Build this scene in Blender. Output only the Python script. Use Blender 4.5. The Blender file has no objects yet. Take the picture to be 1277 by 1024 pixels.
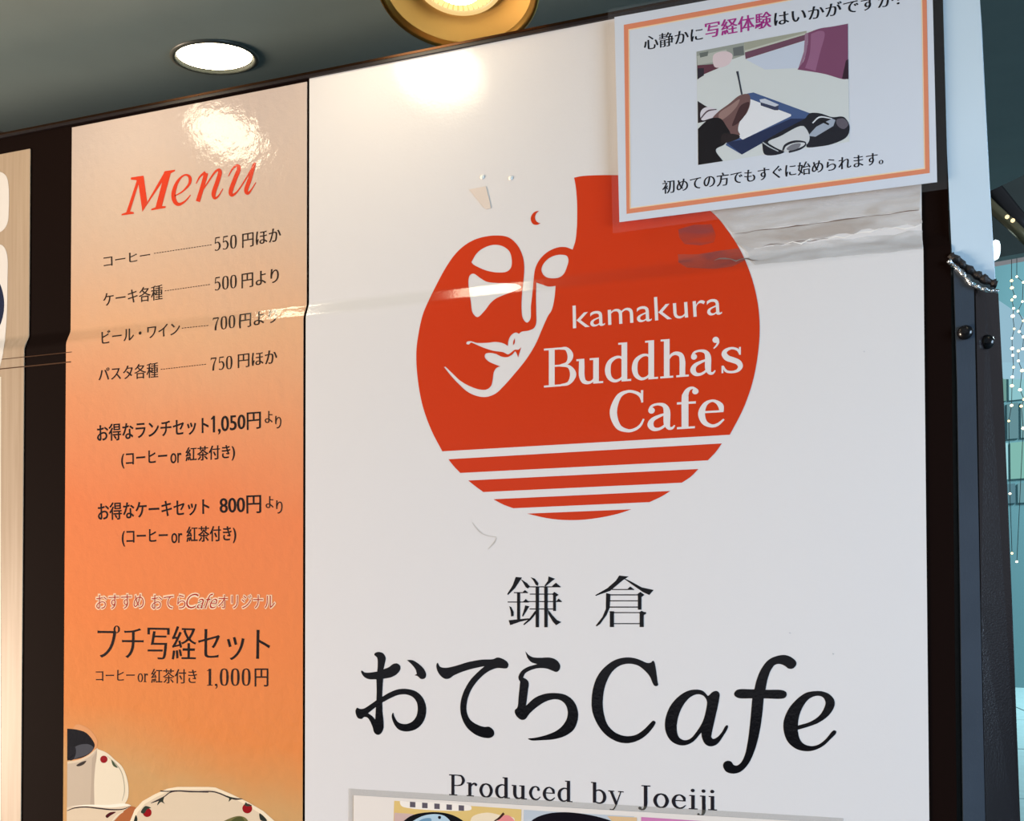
import bpy, bmesh, math, random
from mathutils import Matrix, Vector, noise

# ------------------------------------------------------------------ camera
random.seed(4)
scene = bpy.context.scene
COL = scene.collection
F_PX, CX, CY = 1100.0, 638.5, 739.7066
ROT = Matrix(((0.95775515, 0.28757546, -0.00233155),
              (0.00713341, -0.01565103, 0.99985207),
              (0.28749643, -0.9576301, -0.01704125)))      # world -> camera
CAM = Vector((0.0, -1.2, 1.5))
cam_data = bpy.data.cameras.new('camera')
cam = bpy.data.objects.new('camera', cam_data)
COL.objects.link(cam)
cam.matrix_world = Matrix.Translation(CAM) @ ROT.transposed().to_4x4()
cam_data.sensor_fit = 'HORIZONTAL'
cam_data.sensor_width = 36.0
cam_data.lens = F_PX * 36.0 / 1277.0
cam_data.shift_x = 0.0
cam_data.shift_y = (CY - 512.0) / 1277.0
cam_data.clip_start = 0.02
cam_data.clip_end = 300
scene.camera = cam

# ------------------------------------------------------------------ world, lights, exposure
scene.view_settings.view_transform = 'Standard'
scene.view_settings.look = 'None'
scene.view_settings.exposure = 0.07
scene.view_settings.gamma = 1.0
scene.view_settings.use_curve_mapping = False
world = bpy.data.worlds.new('dusk')
scene.world = world
world.use_nodes = True
wb = world.node_tree.nodes['Background']
wb.inputs[0].default_value = (0.90, 0.93, 1.0, 1)
wb.inputs[1].default_value = 0.22


def area(name, loc, target, size, power, col, size_y=None):
    d = bpy.data.lights.new(name, 'AREA')
    d.energy = power
    d.color = col
    d.size = size
    if size_y:
        d.shape = 'RECTANGLE'
        d.size_y = size_y
    o = bpy.data.objects.new(name, d)
    COL.objects.link(o)
    o.location = loc
    o.rotation_euler = (Vector(target) - Vector(loc)).to_track_quat('-Z', 'Y').to_euler()
    return o


area('street_daylight', (4.6, -2.6, 1.9), (0.1, 0, 1.6), 2.4, 335, (0.56, 0.77, 1.0))
area('street_flood', (9, 11, 9), (7, 16, 0), 3.0, 2600, (0.75, 0.95, 1.0))  # added unseen light that brightens the paving
area('shopfront_light', (-5.1, -1.9, 0.8), (-0.5, 0, 1.3), 1.3, 385, (1.0, 0.78, 0.60))  # added unseen fill that warms the sheets from the left


# ------------------------------------------------------------------ helpers: materials
def lin(c):
    return tuple(((v / 255.0) / 12.92 if v / 255.0 <= 0.04045 else ((v / 255.0 + 0.055) / 1.055) ** 2.4) for v in c) + (1.0,)


def new_mat(name):
    m = bpy.data.materials.new(name)
    m.use_nodes = True
    nt = m.node_tree
    return m, nt, nt.nodes['Principled BSDF']


def N(nt, kind, **kw):
    n = nt.nodes.new(kind)
    for k, v in kw.items():
        setattr(n, k, v)
    return n


def add_film_bump(nt, bsdf, strength=0.5, fine=230.0, coarse=34.0, swell=1.6):
    """orange peel of a laminating film, in world position so that sheet and print share it"""
    g = N(nt, 'ShaderNodeNewGeometry')
    a = N(nt, 'ShaderNodeTexNoise')
    a.inputs['Scale'].default_value = fine
    a.inputs['Detail'].default_value = 1.5
    b = N(nt, 'ShaderNodeTexNoise')
    b.inputs['Scale'].default_value = coarse
    b.inputs['Detail'].default_value = 1.0
    nt.links.new(g.outputs['Position'], a.inputs['Vector'])
    nt.links.new(g.outputs['Position'], b.inputs['Vector'])
    m = N(nt, 'ShaderNodeMath', operation='MULTIPLY')
    m.inputs[1].default_value = swell
    nt.links.new(b.outputs['Fac'], m.inputs[0])
    s = N(nt, 'ShaderNodeMath', operation='ADD')
    nt.links.new(a.outputs['Fac'], s.inputs[0])
    nt.links.new(m.outputs[0], s.inputs[1])
    bp = N(nt, 'ShaderNodeBump')
    bp.inputs['Strength'].default_value = strength
    bp.inputs['Distance'].default_value = 0.00028
    nt.links.new(s.outputs[0], bp.inputs['Height'])
    nt.links.new(bp.outputs[0], bsdf.inputs['Normal'])


_film = {}


def film(col, rough=0.12, strength=0.5, noise_amt=0.0):
    """glossy laminated print of one colour"""
    key = (tuple(col), rough, strength, noise_amt)
    if key in _film:
        return _film[key]
    m, nt, b = new_mat('print_%d_%d_%d' % tuple(col))
    b.inputs['Base Color'].default_value = lin(col)
    b.inputs['Roughness'].default_value = rough
    b.inputs['IOR'].default_value = 1.66
    if noise_amt:
        g = N(nt, 'ShaderNodeNewGeometry')
        t = N(nt, 'ShaderNodeTexNoise')
        t.inputs['Scale'].default_value = 5
        t.inputs['Detail'].default_value = 6
        nt.links.new(g.outputs['Position'], t.inputs['Vector'])
        mx = N(nt, 'ShaderNodeMix', data_type='RGBA')
        mx.inputs[6].default_value = lin([min(255, v * (1 + noise_amt)) for v in col])
        mx.inputs[7].default_value = lin([v * (1 - noise_amt) for v in col])
        nt.links.new(t.outputs['Fac'], mx.inputs[0])
        nt.links.new(mx.outputs[2], b.inputs['Base Color'])
    add_film_bump(nt, b, strength)
    _film[key] = m
    return m


def paint(name, col, rough=0.4, metal=0.0, bump=0.0, bscale=80.0, var=0.0, vscale=8.0):
    m, nt, b = new_mat(name)
    b.inputs['Base Color'].default_value = lin(col)
    b.inputs['Roughness'].default_value = rough
    b.inputs['Metallic'].default_value = metal
    tc = N(nt, 'ShaderNodeTexCoord')
    if var:
        t = N(nt, 'ShaderNodeTexNoise')
        t.inputs['Scale'].default_value = vscale
        t.inputs['Detail'].default_value = 5
        nt.links.new(tc.outputs['Object'], t.inputs['Vector'])
        mx = N(nt, 'ShaderNodeMix', data_type='RGBA')
        mx.inputs[6].default_value = lin([min(255, v * (1 + var)) for v in col])
        mx.inputs[7].default_value = lin([v * (1 - var) for v in col])
        nt.links.new(t.outputs['Fac'], mx.inputs[0])
        nt.links.new(mx.outputs[2], b.inputs['Base Color'])
    if bump:
        t = N(nt, 'ShaderNodeTexNoise')
        t.inputs['Scale'].default_value = bscale
        t.inputs['Detail'].default_value = 3
        nt.links.new(tc.outputs['Object'], t.inputs['Vector'])
        bp = N(nt, 'ShaderNodeBump')
        bp.inputs['Strength'].default_value = bump
        bp.inputs['Distance'].default_value = 0.002
        nt.links.new(t.outputs['Fac'], bp.inputs['Height'])
        nt.links.new(bp.outputs[0], b.inputs['Normal'])
    return m


def glow(name, col, strength):
    m, nt, b = new_mat(name)
    b.inputs['Base Color'].default_value = (0, 0, 0, 1)
    b.inputs['Emission Color'].default_value = lin(col)
    b.inputs['Emission Strength'].default_value = strength
    return m


# ------------------------------------------------------------------ helpers: objects
def obj(name, verts, faces, mats, parent=None, origin=None, smooth=False, mat_idx=None):
    """one mesh object; vertices are given in world space"""
    if parent is not None:
        org = Vector(parent['_org'])
    else:
        org = Vector(origin) if origin is not None else Vector((0, 0, 0))
    me = bpy.data.meshes.new(name)
    me.from_pydata([tuple(Vector(v) - org) for v in verts], [], [tuple(f) for f in faces])
    for m in (mats if isinstance(mats, (list, tuple)) else [mats]):
        me.materials.append(m)
    if mat_idx:
        for p, i in zip(me.polygons, mat_idx):
            p.material_index = i
    if smooth:
        for p in me.polygons:
            p.use_smooth = True
    me.update()
    o = bpy.data.objects.new(name, me)
    COL.objects.link(o)
    if parent is not None:
        o.parent = parent
    else:
        o.location = org
    o['_org'] = tuple(org)
    return o


def empty(name, loc):
    o = bpy.data.objects.new(name, None)
    o.empty_display_size = 0.05
    COL.objects.link(o)
    o.location = loc
    o['_org'] = tuple(loc)
    return o


def tag(o, label=None, cat=None, group=None, kind=None):
    if label: o['label'] = label
    if cat: o['category'] = cat
    if group: o['group'] = group
    if kind: o['kind'] = kind
    return o


def box(x0, x1, y0, y1, z0, z1):
    v = [(x, y, z) for x in (x0, x1) for y in (y0, y1) for z in (z0, z1)]
    f = [(0, 1, 3, 2), (4, 6, 7, 5), (0, 4, 5, 1), (2, 3, 7, 6), (0, 2, 6, 4), (1, 5, 7, 3)]
    return v, f


def join(*parts):
    V, F = [], []
    for v, f in parts:
        n = len(V)
        V += list(v)
        F += [tuple(i + n for i in q) for q in f]
    return V, F


def prism(front, back):
    """closed solid from a front and a back loop of equal length"""
    n = len(front)
    V = list(front) + list(back)
    F = [tuple(range(n)), tuple(range(2 * n - 1, n - 1, -1))]
    for i in range(n):
        j = (i + 1) % n
        F.append((i, i + n, j + n, j))
    return V, F


def tube(pts, rad, seg=10, closed=False):
    pts = [Vector(p) for p in pts]
    n = len(pts)
    if not isinstance(rad, (list, tuple)):
        rad = [rad] * n
    V, F = [], []
    up = Vector((0.13, 0.31, 0.94)).normalized()
    for i, p in enumerate(pts):
        if closed:
            d = pts[(i + 1) % n] - pts[i - 1]
        else:
            d = pts[min(i + 1, n - 1)] - pts[max(i - 1, 0)]
        d.normalize()
        a = d.cross(up)
        if a.length < 1e-3:
            a = d.cross(Vector((1, 0, 0)))
        a.normalize()
        b = d.cross(a)
        for k in range(seg):
            t = 2 * math.pi * k / seg
            V.append(p + (a * math.cos(t) + b * math.sin(t)) * rad[i])
    m = n if closed else n - 1
    for i in range(m):
        j = (i + 1) % n
        for k in range(seg):
            l = (k + 1) % seg
            F.append((i * seg + k, i * seg + l, j * seg + l, j * seg + k))
    if not closed:
        F.append(tuple(range(seg - 1, -1, -1)))
        F.append(tuple((n - 1) * seg + k for k in range(seg)))
    return V, F


def lathe(profile, center, axis, seg=48):
    """profile: (radius, height along axis)"""
    axis = Vector(axis).normalized()
    a = axis.cross(Vector((0, 1, 0.01))).normalized()
    b = axis.cross(a)
    c = Vector(center)
    V, F = [], []
    for r, h in profile:
        for k in range(seg):
            t = 2 * math.pi * k / seg
            V.append(c + axis * h + (a * math.cos(t) + b * math.sin(t)) * r)
    for i in range(len(profile) - 1):
        for k in range(seg):
            l = (k + 1) % seg
            F.append((i * seg + k, i * seg + l, (i + 1) * seg + l, (i + 1) * seg + k))
    return V, F


# ------------------------------------------------------------------ the sign face: z profile with the joint bulge
Z_TOP, Z_BOT, STEP = 1.5 + 0.4715, 1.5 + 0.4405, 0.0098


def base(z):
    t = (Z_TOP - z) / (Z_TOP - Z_BOT)
    t = max(0.0, min(1.0, t))
    a, h = 0.30, 1.0 / 0.70           # the slope eases in, stays even, eases out
    if t < a:
        g = h * (t * t / (2 * a))
    elif t < 1 - a:
        g = h * (a / 2 + (t - a))
    else:
        g = 1 - h * ((1 - t) ** 2 / (2 * a))
    return -STEP * g


NCUT = 44
ZCUTS = [Z_BOT + (Z_TOP - Z_BOT) * i / NCUT for i in range(NCUT + 1)]


def ray(px, py):
    q = Vector(((px - CX) / F_PX, -(py - CY) / F_PX, -1.0))
    return ROT.transposed() @ q


def at_y(px, py, y=0.0):
    """the place where a sight line meets the upright plane at y"""
    w = ray(px, py)
    return CAM + w * ((y - CAM.y) / w.y)


def on_sign(px, py):
    p = at_y(px, py, 0.0)
    for _ in range(4):
        p = at_y(px, py, base(p.z))
    return p.x, p.z


def sheet_mesh(x0, x1, z0, z1, front, thick, nx=6, wav=None):
    zs = sorted(set(round(q, 7) for q in [z0, z1] + [z for z in ZCUTS if z0 < z < z1] +
                    [z0 + (z1 - z0) * i / 12 for i in range(13) if not (Z_BOT < z0 + (z1 - z0) * i / 12 < Z_TOP)]))
    xs = [x0 + (x1 - x0) * i / nx for i in range(nx + 1)]
    V, F = [], []
    for z in zs:
        for x in xs:
            V.append((x, base(z) - front, z))
    W = nx + 1
    for j in range(len(zs) - 1):
        for i in range(nx):
            F.append((j * W + i, j * W + i + 1, (j + 1) * W + i + 1, (j + 1) * W + i))
    n = len(V)
    for (x, y, z) in list(V):
        V.append((x, y + thick, z))
    m = len(V)          # the rim has vertices of its own, so the smooth face keeps true normals at its edges
    V += V[:m]
    for j in range(len(zs) - 1):
        for i in range(nx):
            F.append((n + j * W + i, n + (j + 1) * W + i, n + (j + 1) * W + i + 1, n + j * W + i + 1))
        F.append((m + j * W, m + (j + 1) * W, m + n + (j + 1) * W, m + n + j * W))
        F.append((m + j * W + nx, m + n + j * W + nx, m + n + (j + 1) * W + nx, m + (j + 1) * W + nx))
    J = m + (len(zs) - 1) * W
    for i in range(nx):
        F.append((m + i, m + n + i, m + n + i + 1, m + i + 1))
        F.append((J + i, J + i + 1, n + J + i + 1, n + J + i))
    return V, F


# ------------------------------------------------------------------ flat print: outlines, ribbons and text
def smooth_loop(pts, n=6):
    """closed outline through the points; a third value marks a corner"""
    P = [Vector((p[0], p[1])) for p in pts]
    C = [len(p) > 2 for p in pts]
    out = []
    m = len(P)
    for i in range(m):
        p1, p2 = P[i], P[(i + 1) % m]
        p0 = P[i - 1] if not C[i] else p1 - (p2 - p1)
        p3 = P[(i + 2) % m] if not C[(i + 1) % m] else p2 + (p2 - p1)
        d1 = max((p1 - p0).length, 1e-6) ** .5
        d2 = max((p2 - p1).length, 1e-6) ** .5
        d3 = max((p3 - p2).length, 1e-6) ** .5
        m1 = ((p1 - p0) / d1 - (p2 - p0) / (d1 + d2) + (p2 - p1) / d2) * d2
        m2 = ((p2 - p1) / d2 - (p3 - p1) / (d2 + d3) + (p3 - p2) / d3) * d2
        for k in range(n):
            t = k / n
            t2, t3 = t * t, t * t * t
            out.append((2 * t3 - 3 * t2 + 1) * p1 + (t3 - 2 * t2 + t) * m1 + (3 * t2 - 2 * t3) * p2 + (t3 - t2) * m2)
    return out


def fill(loops):
    """tessellate outlines with holes"""
    cu = bpy.data.curves.new('outline', 'CURVE')
    cu.dimensions = '2D'
    cu.fill_mode = 'BOTH'
    xs = [p[0] for l in loops for p in l]
    ys = [p[1] for l in loops for p in l]
    s = max(max(xs) - min(xs), max(ys) - min(ys), 1e-6)
    for l in loops:
        sp = cu.splines.new('POLY')
        sp.points.add(len(l) - 1)
        for q, p in zip(sp.points, l):
            q.co = ((p[0] - xs[0]) / s * 10, (p[1] - ys[0]) / s * 10, 0, 1)
        sp.use_cyclic_u = True
    o = bpy.data.objects.new('outline', cu)
    COL.objects.link(o)
    dg = bpy.context.evaluated_depsgraph_get()
    e = o.evaluated_get(dg)
    me = e.to_mesh()
    V = [(v.co.x * s / 10 + xs[0], v.co.y * s / 10 + ys[0]) for v in me.vertices]
    F = [tuple(p.vertices) for p in me.polygons]
    e.to_mesh_clear()
    bpy.data.objects.remove(o)
    bpy.data.curves.remove(cu)
    return V, F


def crv(pts, n=7):
    P = [Vector(p) for p in pts]
    m = len(P)
    if m < 3:
        return P
    out = []
    for i in range(m - 1):
        p1, p2 = P[i], P[i + 1]
        p0 = P[i - 1] if i else p1 * 2 - p2
        p3 = P[i + 2] if i + 2 < m else p2 * 2 - p1
        for k in range(n):
            t = k / n
            t2, t3 = t * t, t * t * t
            out.append(0.5 * ((2 * p1) + (p2 - p0) * t + (2 * p0 - 5 * p1 + 4 * p2 - p3) * t2 + (3 * p1 - p0 - 3 * p2 + p3) * t3))
    out.append(P[-1])
    return out


def ribbon(pts, smooth=True, closed=False):
    """stroke: points (x, y, width)"""
    P = crv(pts) if smooth else [Vector(p) for p in pts]
    n = len(P)
    V, F = [], []
    for i, p in enumerate(P):
        if closed and i in (0, n - 1):
            d = P[1] - P[-2]
        else:
            d = P[min(i + 1, n - 1)] - P[max(i - 1, 0)]
        d = Vector((d.x, d.y))
        if d.length < 1e-9:
            d = Vector((1, 0))
        d.normalize()
        nn = Vector((-d.y, d.x)) * max(p.z, 0.01) / 2
        V += [(p.x + nn.x, p.y + nn.y), (p.x - nn.x, p.y - nn.y)]
    for i in range(n - 1):
        F.append((2 * i, 2 * i + 1, 2 * i + 3, 2 * i + 2))
    return V, F


def disc(x, y, r, ry=None, n=18):
    ry = ry or r
    return [(x + r * math.cos(2 * math.pi * k / n), y + ry * math.sin(2 * math.pi * k / n)) for k in range(n)], [tuple(range(n))]


def crop(ox, oy, s):
    """coordinates measured in an enlarged detail, back to the full frame"""
    return lambda p: (ox + p[0] / s, oy + p[1] / s)


def mapv(tri, fn):
    return [tuple(fn(v)) + tuple(v[2:3]) for v in tri[0]], tri[1]


def quad_map(bb, tl, tr, br, bl):
    x0, x1, y0, y1 = bb

    def fn(p):
        u = (p[0] - x0) / (x1 - x0)
        v = (p[1] - y0) / (y1 - y0)
        return ((bl[0] * (1 - u) + br[0] * u) * (1 - v) + (tl[0] * (1 - u) + tr[0] * u) * v,
                (bl[1] * (1 - u) + br[1] * u) * (1 - v) + (tl[1] * (1 - u) + tr[1] * u) * v)
    return fn


def bbox(V):
    xs = [v[0] for v in V]
    ys = [v[1] for v in V]
    return min(xs), max(xs), min(ys), max(ys)


def text_mesh(body, dx=0.0, dy=0.0, shear=0.0):
    """Blender's built-in typeface; dx / dy thicken (+) or thin (-) upright and level strokes"""
    cu = bpy.data.curves.new('type', 'FONT')
    cu.body = body
    cu.size = 1
    cu.resolution_u = 4
    cu.shear = shear
    o = bpy.data.objects.new('type', cu)
    COL.objects.link(o)
    dg = bpy.context.evaluated_depsgraph_get()
    e = o.evaluated_get(dg)
    me = e.to_mesh()
    bm = bmesh.new()
    bm.from_mesh(me)
    e.to_mesh_clear()
    bpy.data.objects.remove(o)
    bpy.data.curves.remove(cu)
    bmesh.ops.remove_doubles(bm, verts=bm.verts[:], dist=1e-5)
    if dx or dy:
        mv = {}
        for v in bm.verts:
            nrm = Vector((0, 0))
            for ed in v.link_edges:
                if len(ed.link_faces) != 1:
                    continue
                f = ed.link_faces[0]
                a, b = ed.verts
                d = Vector((b.co.x - a.co.x, b.co.y - a.co.y))
                if d.length < 1e-9:
                    continue
                q = Vector((-d.y, d.x)).normalized()
                c = f.calc_center_median()
                if (Vector((c.x, c.y)) - Vector((a.co.x, a.co.y))).dot(q) > 0:
                    q = -q
                nrm += q
            if nrm.length > 1e-6:
                nrm.normalize()
                mv[v] = nrm
        for v, q in mv.items():
            v.co.x += q.x * dx
            v.co.y += q.y * dy
    bm.verts.index_update()
    V = [(v.co.x, v.co.y) for v in bm.verts]
    F = [tuple(v.index for v in f.verts) for f in bm.faces]
    bm.free()
    return V, F


def type_in(body, tl, tr, br, bl, dx=0.0, dy=0.0, shear=0.0, T=None):
    t = text_mesh(body, dx, dy, shear)
    if T:
        tl, tr, br, bl = T(tl), T(tr), T(br), T(bl)
    return mapv(t, quad_map(bbox(t[0]), tl, tr, br, bl))


# serif roman letters: cap height 100, x-height 66; strokes 's' smooth, 'l' straight, 'd' dot, 'r' closed ring
SER = {
 'B': (88, [('l', (24, 0, 15), (24, 100, 15)), ('l', (4, 97.5, 5), (50, 97.5, 5)), ('s', (44, 97.3, 5), (62, 95, 9), (72, 77, 15), (64, 59, 8), (44, 53.5, 4.5)),
            ('l', (24, 53.5, 4.5), (48, 53.5, 4.5)), ('s', (44, 53.5, 4.5), (68, 49, 8), (79, 28, 16), (68, 7, 9), (46, 2.7, 5)), ('l', (4, 2.5, 5), (48, 2.5, 5))]),
 'u': (76, [('l', (3, 63.5, 5), (18, 63.5, 5)), ('s', (17, 66, 14), (17, 44, 15), (17, 24, 15), (22, 9, 12), (33, 3.5, 8), (44, 6, 6), (53, 16, 5)),
            ('l', (55, 66, 15), (55, 0, 15)), ('l', (38, 63.5, 5), (55, 63.5, 5)), ('l', (55, 2.5, 5), (74, 2.5, 5))]),
 'd': (74, [('l', (54, 100, 15), (54, 0, 15)), ('l', (38, 97.5, 5), (54, 97.5, 5)), ('l', (54, 2.5, 5), (72, 2.5, 5)),
            ('s', (52, 55, 5), (43, 63, 6), (29, 62, 8), (15, 51, 12), (10.5, 32, 15), (15, 13, 12), (28, 3, 8), (42, 5.5, 6), (52, 15, 5))]),
 'h': (80, [('l', (19, 100, 15), (19, 0, 15)), ('l', (3, 97.5, 5), (19, 97.5, 5)), ('l', (2, 2.5, 5), (36, 2.5, 5)),
            ('s', (22, 46, 5), (31, 58, 7), (43, 62, 9), (56, 56, 12), (60, 40, 15), (60, 20, 15), (60, 0, 15)), ('l', (44, 2.5, 5), (77, 2.5, 5))]),
 'a': (70, [('d', 13, 49, 7.5), ('s', (9, 50, 8), (14, 60, 6), (28, 63.5, 6), (42, 59, 10), (48, 45, 15), (48, 18, 15), (52, 5, 9), (60, 3.5, 6), (66, 10, 3)),
            ('s', (46, 39, 5), (32, 35, 7), (16, 27, 10), (10.5, 15, 14), (17, 4.5, 10), (29, 3, 7), (41, 9, 6), (48, 18, 5))]),
 's': (56, [('s', (46, 46, 3), (41, 58, 6), (28, 63.5, 6), (15, 59, 9), (11, 50, 12), (18, 39, 14), (30, 33, 14), (42, 26, 13), (47, 15, 11), (41, 5, 8), (28, 2, 6), (15, 6, 6), (8, 20, 3)),
            ('l', (46, 65, 4), (46, 45, 4)), ('l', (7, 20, 4), (7, 1, 4))]),
 "'": (26, [('d', 12, 93, 8), ('s', (17, 95, 6), (18, 86, 6), (14, 78, 4.5), (7, 71, 3)), ]),
 'C': (86, [('s', (80, 70, 4), (75, 86, 8), (62, 95, 7), (44, 97.5, 7), (24, 86, 12), (12, 50, 17), (23, 15, 13), (45, 3, 8), (62, 5, 7), (75, 14, 6), (83, 29, 4)),
            ('l', (79, 99, 5.5), (79, 69, 4.5))]),
 'f': (54, [('s', (45, 93, 6), (37, 98, 6), (28, 95, 9), (22, 84, 13), (20.5, 70, 15), (20.5, 0, 15)), ('d', 43, 89, 7), ('l', (3, 62.5, 5.5), (44, 62.5, 5.5)), ('l', (3, 2.5, 5), (42, 2.5, 5))]),
 'e': (66, [('l', (12, 37, 5), (59, 37, 5)), ('s', (55, 36, 9), (53, 50, 12), (44, 60, 8), (33, 63.5, 6), (19, 56, 10), (11, 35, 15), (17, 13, 12), (32, 3, 8), (46, 5, 7), (60, 17, 4))]),
 'P': (80, [('l', (22, 0, 14), (22, 100, 14)), ('l', (4, 97.5, 5), (48, 97.5, 5)), ('s', (44, 97.3, 5), (62, 94, 9), (71, 74, 14), (62, 54, 8), (44, 48, 5)), ('l', (22, 48, 5), (46, 48, 5)), ('l', (4, 2.5, 5), (42, 2.5, 5))]),
 'r': (54, [('l', (17, 66, 14), (17, 0, 14)), ('l', (3, 63.5, 5), (17, 63.5, 5)), ('l', (2, 2.5, 5), (36, 2.5, 5)), ('s', (20, 44, 5), (28, 57, 7), (38, 62, 9), (47, 59, 9)), ('d', 45, 57, 6.5)]),
 'o': (70, [('r', (35, 64, 6), (19, 56, 11), (10.5, 33, 14), (19, 9, 11), (35, 2, 6), (51, 9, 11), (59.5, 33, 14), (51, 56, 11), (35, 64, 6))]),
 'c': (60, [('s', (50, 51, 10), (44, 60, 8), (33, 63.5, 6), (19, 56, 11), (10.5, 33, 14), (19, 10, 11), (34, 2.5, 8), (46, 6, 6), (56, 17, 4)), ('d', 48, 50, 6.5)]),
 'b': (72, [('l', (17, 100, 14), (17, 3, 14)), ('l', (2, 97.5, 5), (17, 97.5, 5)), ('s', (18, 53, 5), (28, 62, 6), (42, 63, 8), (55, 52, 12), (60, 33, 14), (55, 13, 12), (42, 3, 7), (28, 4, 6), (16, 11, 5))]),
 'y': (68, [('l', (14, 64, 12), (37, 2, 12)), ('l', (56, 64, 5), (35, -4, 5)), ('s', (36, 0, 5), (28, -18, 6), (19, -26, 7), (9, -25, 8)), ('l', (2, 63.5, 5), (28, 63.5, 5)), ('l', (44, 63.5, 5), (68, 63.5, 5))]),
 'J': (54, [('s', (31, 100, 14), (31, 55, 14), (31, 14, 14), (27, -6, 10), (17, -13, 7), (7, -9, 8)), ('l', (14, 97.5, 5), (50, 97.5, 5)), ('d', 8, -6, 6.5)]),
 'i': (38, [('l', (19, 66, 14), (19, 0, 14)), ('l', (4, 63.5, 5), (19, 63.5, 5)), ('l', (2, 2.5, 5), (37, 2.5, 5)), ('d', 18, 87, 8)]),
 'j': (32, [('s', (20, 66, 14), (20, 30, 14), (20, -6, 14), (15, -22, 9), (5, -27, 7), (-3, -24, 7)), ('l', (5, 63.5, 5), (20, 63.5, 5)), ('d', 19, 87, 8), ('d', -1, -21, 5)]),
 ' ': (40, []),
 '0': (56, [('r', (28, 98, 5), (14, 88, 10), (9.5, 50, 13), (14, 12, 10), (28, 2, 5), (42, 12, 10), (46.5, 50, 13), (42, 88, 10), (28, 98, 5))]),
 '5': (56, [('l', (14, 95, 9), (46, 96, 9)), ('l', (15, 98, 5), (11, 54, 5)), ('s', (11, 54, 4), (24, 62, 7), (38, 57, 10), (46, 34, 13), (38, 10, 9), (22, 3, 6), (10, 9, 8))]),
 '7': (56, [('l', (8, 94, 10), (50, 94, 10)), ('l', (8, 97, 4), (8, 80, 4)), ('s', (48, 93, 5), (35, 62, 8), (27, 30, 12), (25, 0, 13))]),
 '1': (42, [('l', (23, 98, 13), (23, 0, 13)), ('l', (8, 2.5, 5), (38, 2.5, 5)), ('s', (22, 96, 5), (14, 89, 5), (7, 87, 4))]),
 ',': (22, [('d', 10, 5, 7), ('s', (15, 5, 5), (14, -8, 5), (7, -17, 3))]),
}


def serif(ch):
    V, F = [], []
    for k, s in enumerate(SER[ch][1]):
        if s[0] == 'd':
            t = disc(s[1], s[2], s[3])
        else:
            t = ribbon(s[1:], smooth=s[0] != 'l', closed=s[0] == 'r')
        n = len(V)
        V += [(p[0], p[1], k + 1) for p in t[0]]
        F += [tuple(i + n for i in q) for q in t[1]]
    return V, F


def serif_run(word, p0, p1, h0, h1=None, gap=2.0, lean=0.0):
    """word set in the roman letters from baseline point p0 to p1, cap heights h0 and h1"""
    h1 = h1 or h0
    x = 0
    V, F = [], []
    for ch in word:
        t = serif(ch)
        n = len(V)
        V += [(v[0] + x + lean * v[1], v[1], v[2]) for v in t[0]]
        F += [tuple(i + n for i in q) for q in t[1]]
        x += SER[ch][0] + gap
    x -= gap
    fn = quad_map((0, x, 0, 100), (p0[0], p0[1] - h0), (p1[0], p1[1] - h1), p1, p0)
    return mapv((V, F), fn)


def serif_at(ch, x, y, sx, sy, slope=0.0):
    t = serif(ch)
    return mapv(t, lambda p: (x + p[0] * sx, y - p[1] * sy + slope * p[0] * sx))


ART_OFF = 0.00022


def art(name, parent, items, off=None, flat_y=None, smooth=False):
    """print on the sign: items are (material, (verts, faces)) in frame pixels, laid in the given order.
    flat_y(x, z): depth of the surface when it is not the sign's own face"""
    off = ART_OFF if off is None else off
    mats = []
    bm = bmesh.new()
    lay = 0
    for mat, tri in items:
        if mat not in mats:
            mats.append(mat)
        mi = mats.index(mat)
        lay += 1
        sub = bmesh.new()
        ly = sub.verts.layers.float.new('stroke')
        vs = []
        for p in tri[0]:
            if flat_y is None:
                x, z = on_sign(p[0], p[1])
            else:
                q = at_y(p[0], p[1], flat_y)
                x, z = q.x, q.z
            vs.append(sub.verts.new((x, 0, z)))
            vs[-1][ly] = p[2] if len(p) > 2 else 0.0
        for f in tri[1]:
            try:
                sub.faces.new([vs[i] for i in f])
            except ValueError:
                pass
        if flat_y is None:
            zs = [v.co.z for v in sub.verts]
            lo, hi = min(zs), max(zs)
            for z in ZCUTS:
                if lo < z < hi:
                    bmesh.ops.bisect_plane(sub, geom=sub.verts[:] + sub.edges[:] + sub.faces[:], dist=1e-7,
                                           plane_co=(0, 0, z), plane_no=(0, 0, 1))
        for v in sub.verts:
            b = base(v.co.z) if flat_y is None else flat_y
            v.co.y = b - off - lay * 5e-6 - v[ly] * 4e-6
        sub.verts.index_update()
        nv = [bm.verts.new(v.co) for v in sub.verts]
        for f in sub.faces:
            try:
                g = bm.faces.new([nv[v.index] for v in f.verts])
                g.material_index = mi
                g.normal_update()
                if g.normal.y > 0:
                    g.normal_flip()
                g.smooth = smooth
            except ValueError:
                pass
        sub.free()
    org = Vector(parent['_org'])
    for v in bm.verts:
        v.co -= org
    me = bpy.data.meshes.new(name)
    bm.to_mesh(me)
    bm.free()
    for m in mats:
        me.materials.append(m)
    o = bpy.data.objects.new(name, me)
    COL.objects.link(o)
    o.parent = parent
    o['_org'] = tuple(org)
    return o


def poly(pts, T=None, n=6):
    """smooth outline"""
    l = smooth_loop(pts, n)
    t = fill([l])
    return mapv(t, T) if T else t


def poly_holes(outer, holes, T=None, n=6):
    t = fill([smooth_loop(outer, n)] + [smooth_loop(h, n) for h in holes])
    return mapv(t, T) if T else t


def flat(pts, T=None):
    t = fill([pts])
    return mapv(t, T) if T else t


def rib(pts, T=None, smooth=True, closed=False):
    t = ribbon(pts, smooth, closed)
    return mapv(t, T) if T else t


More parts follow.
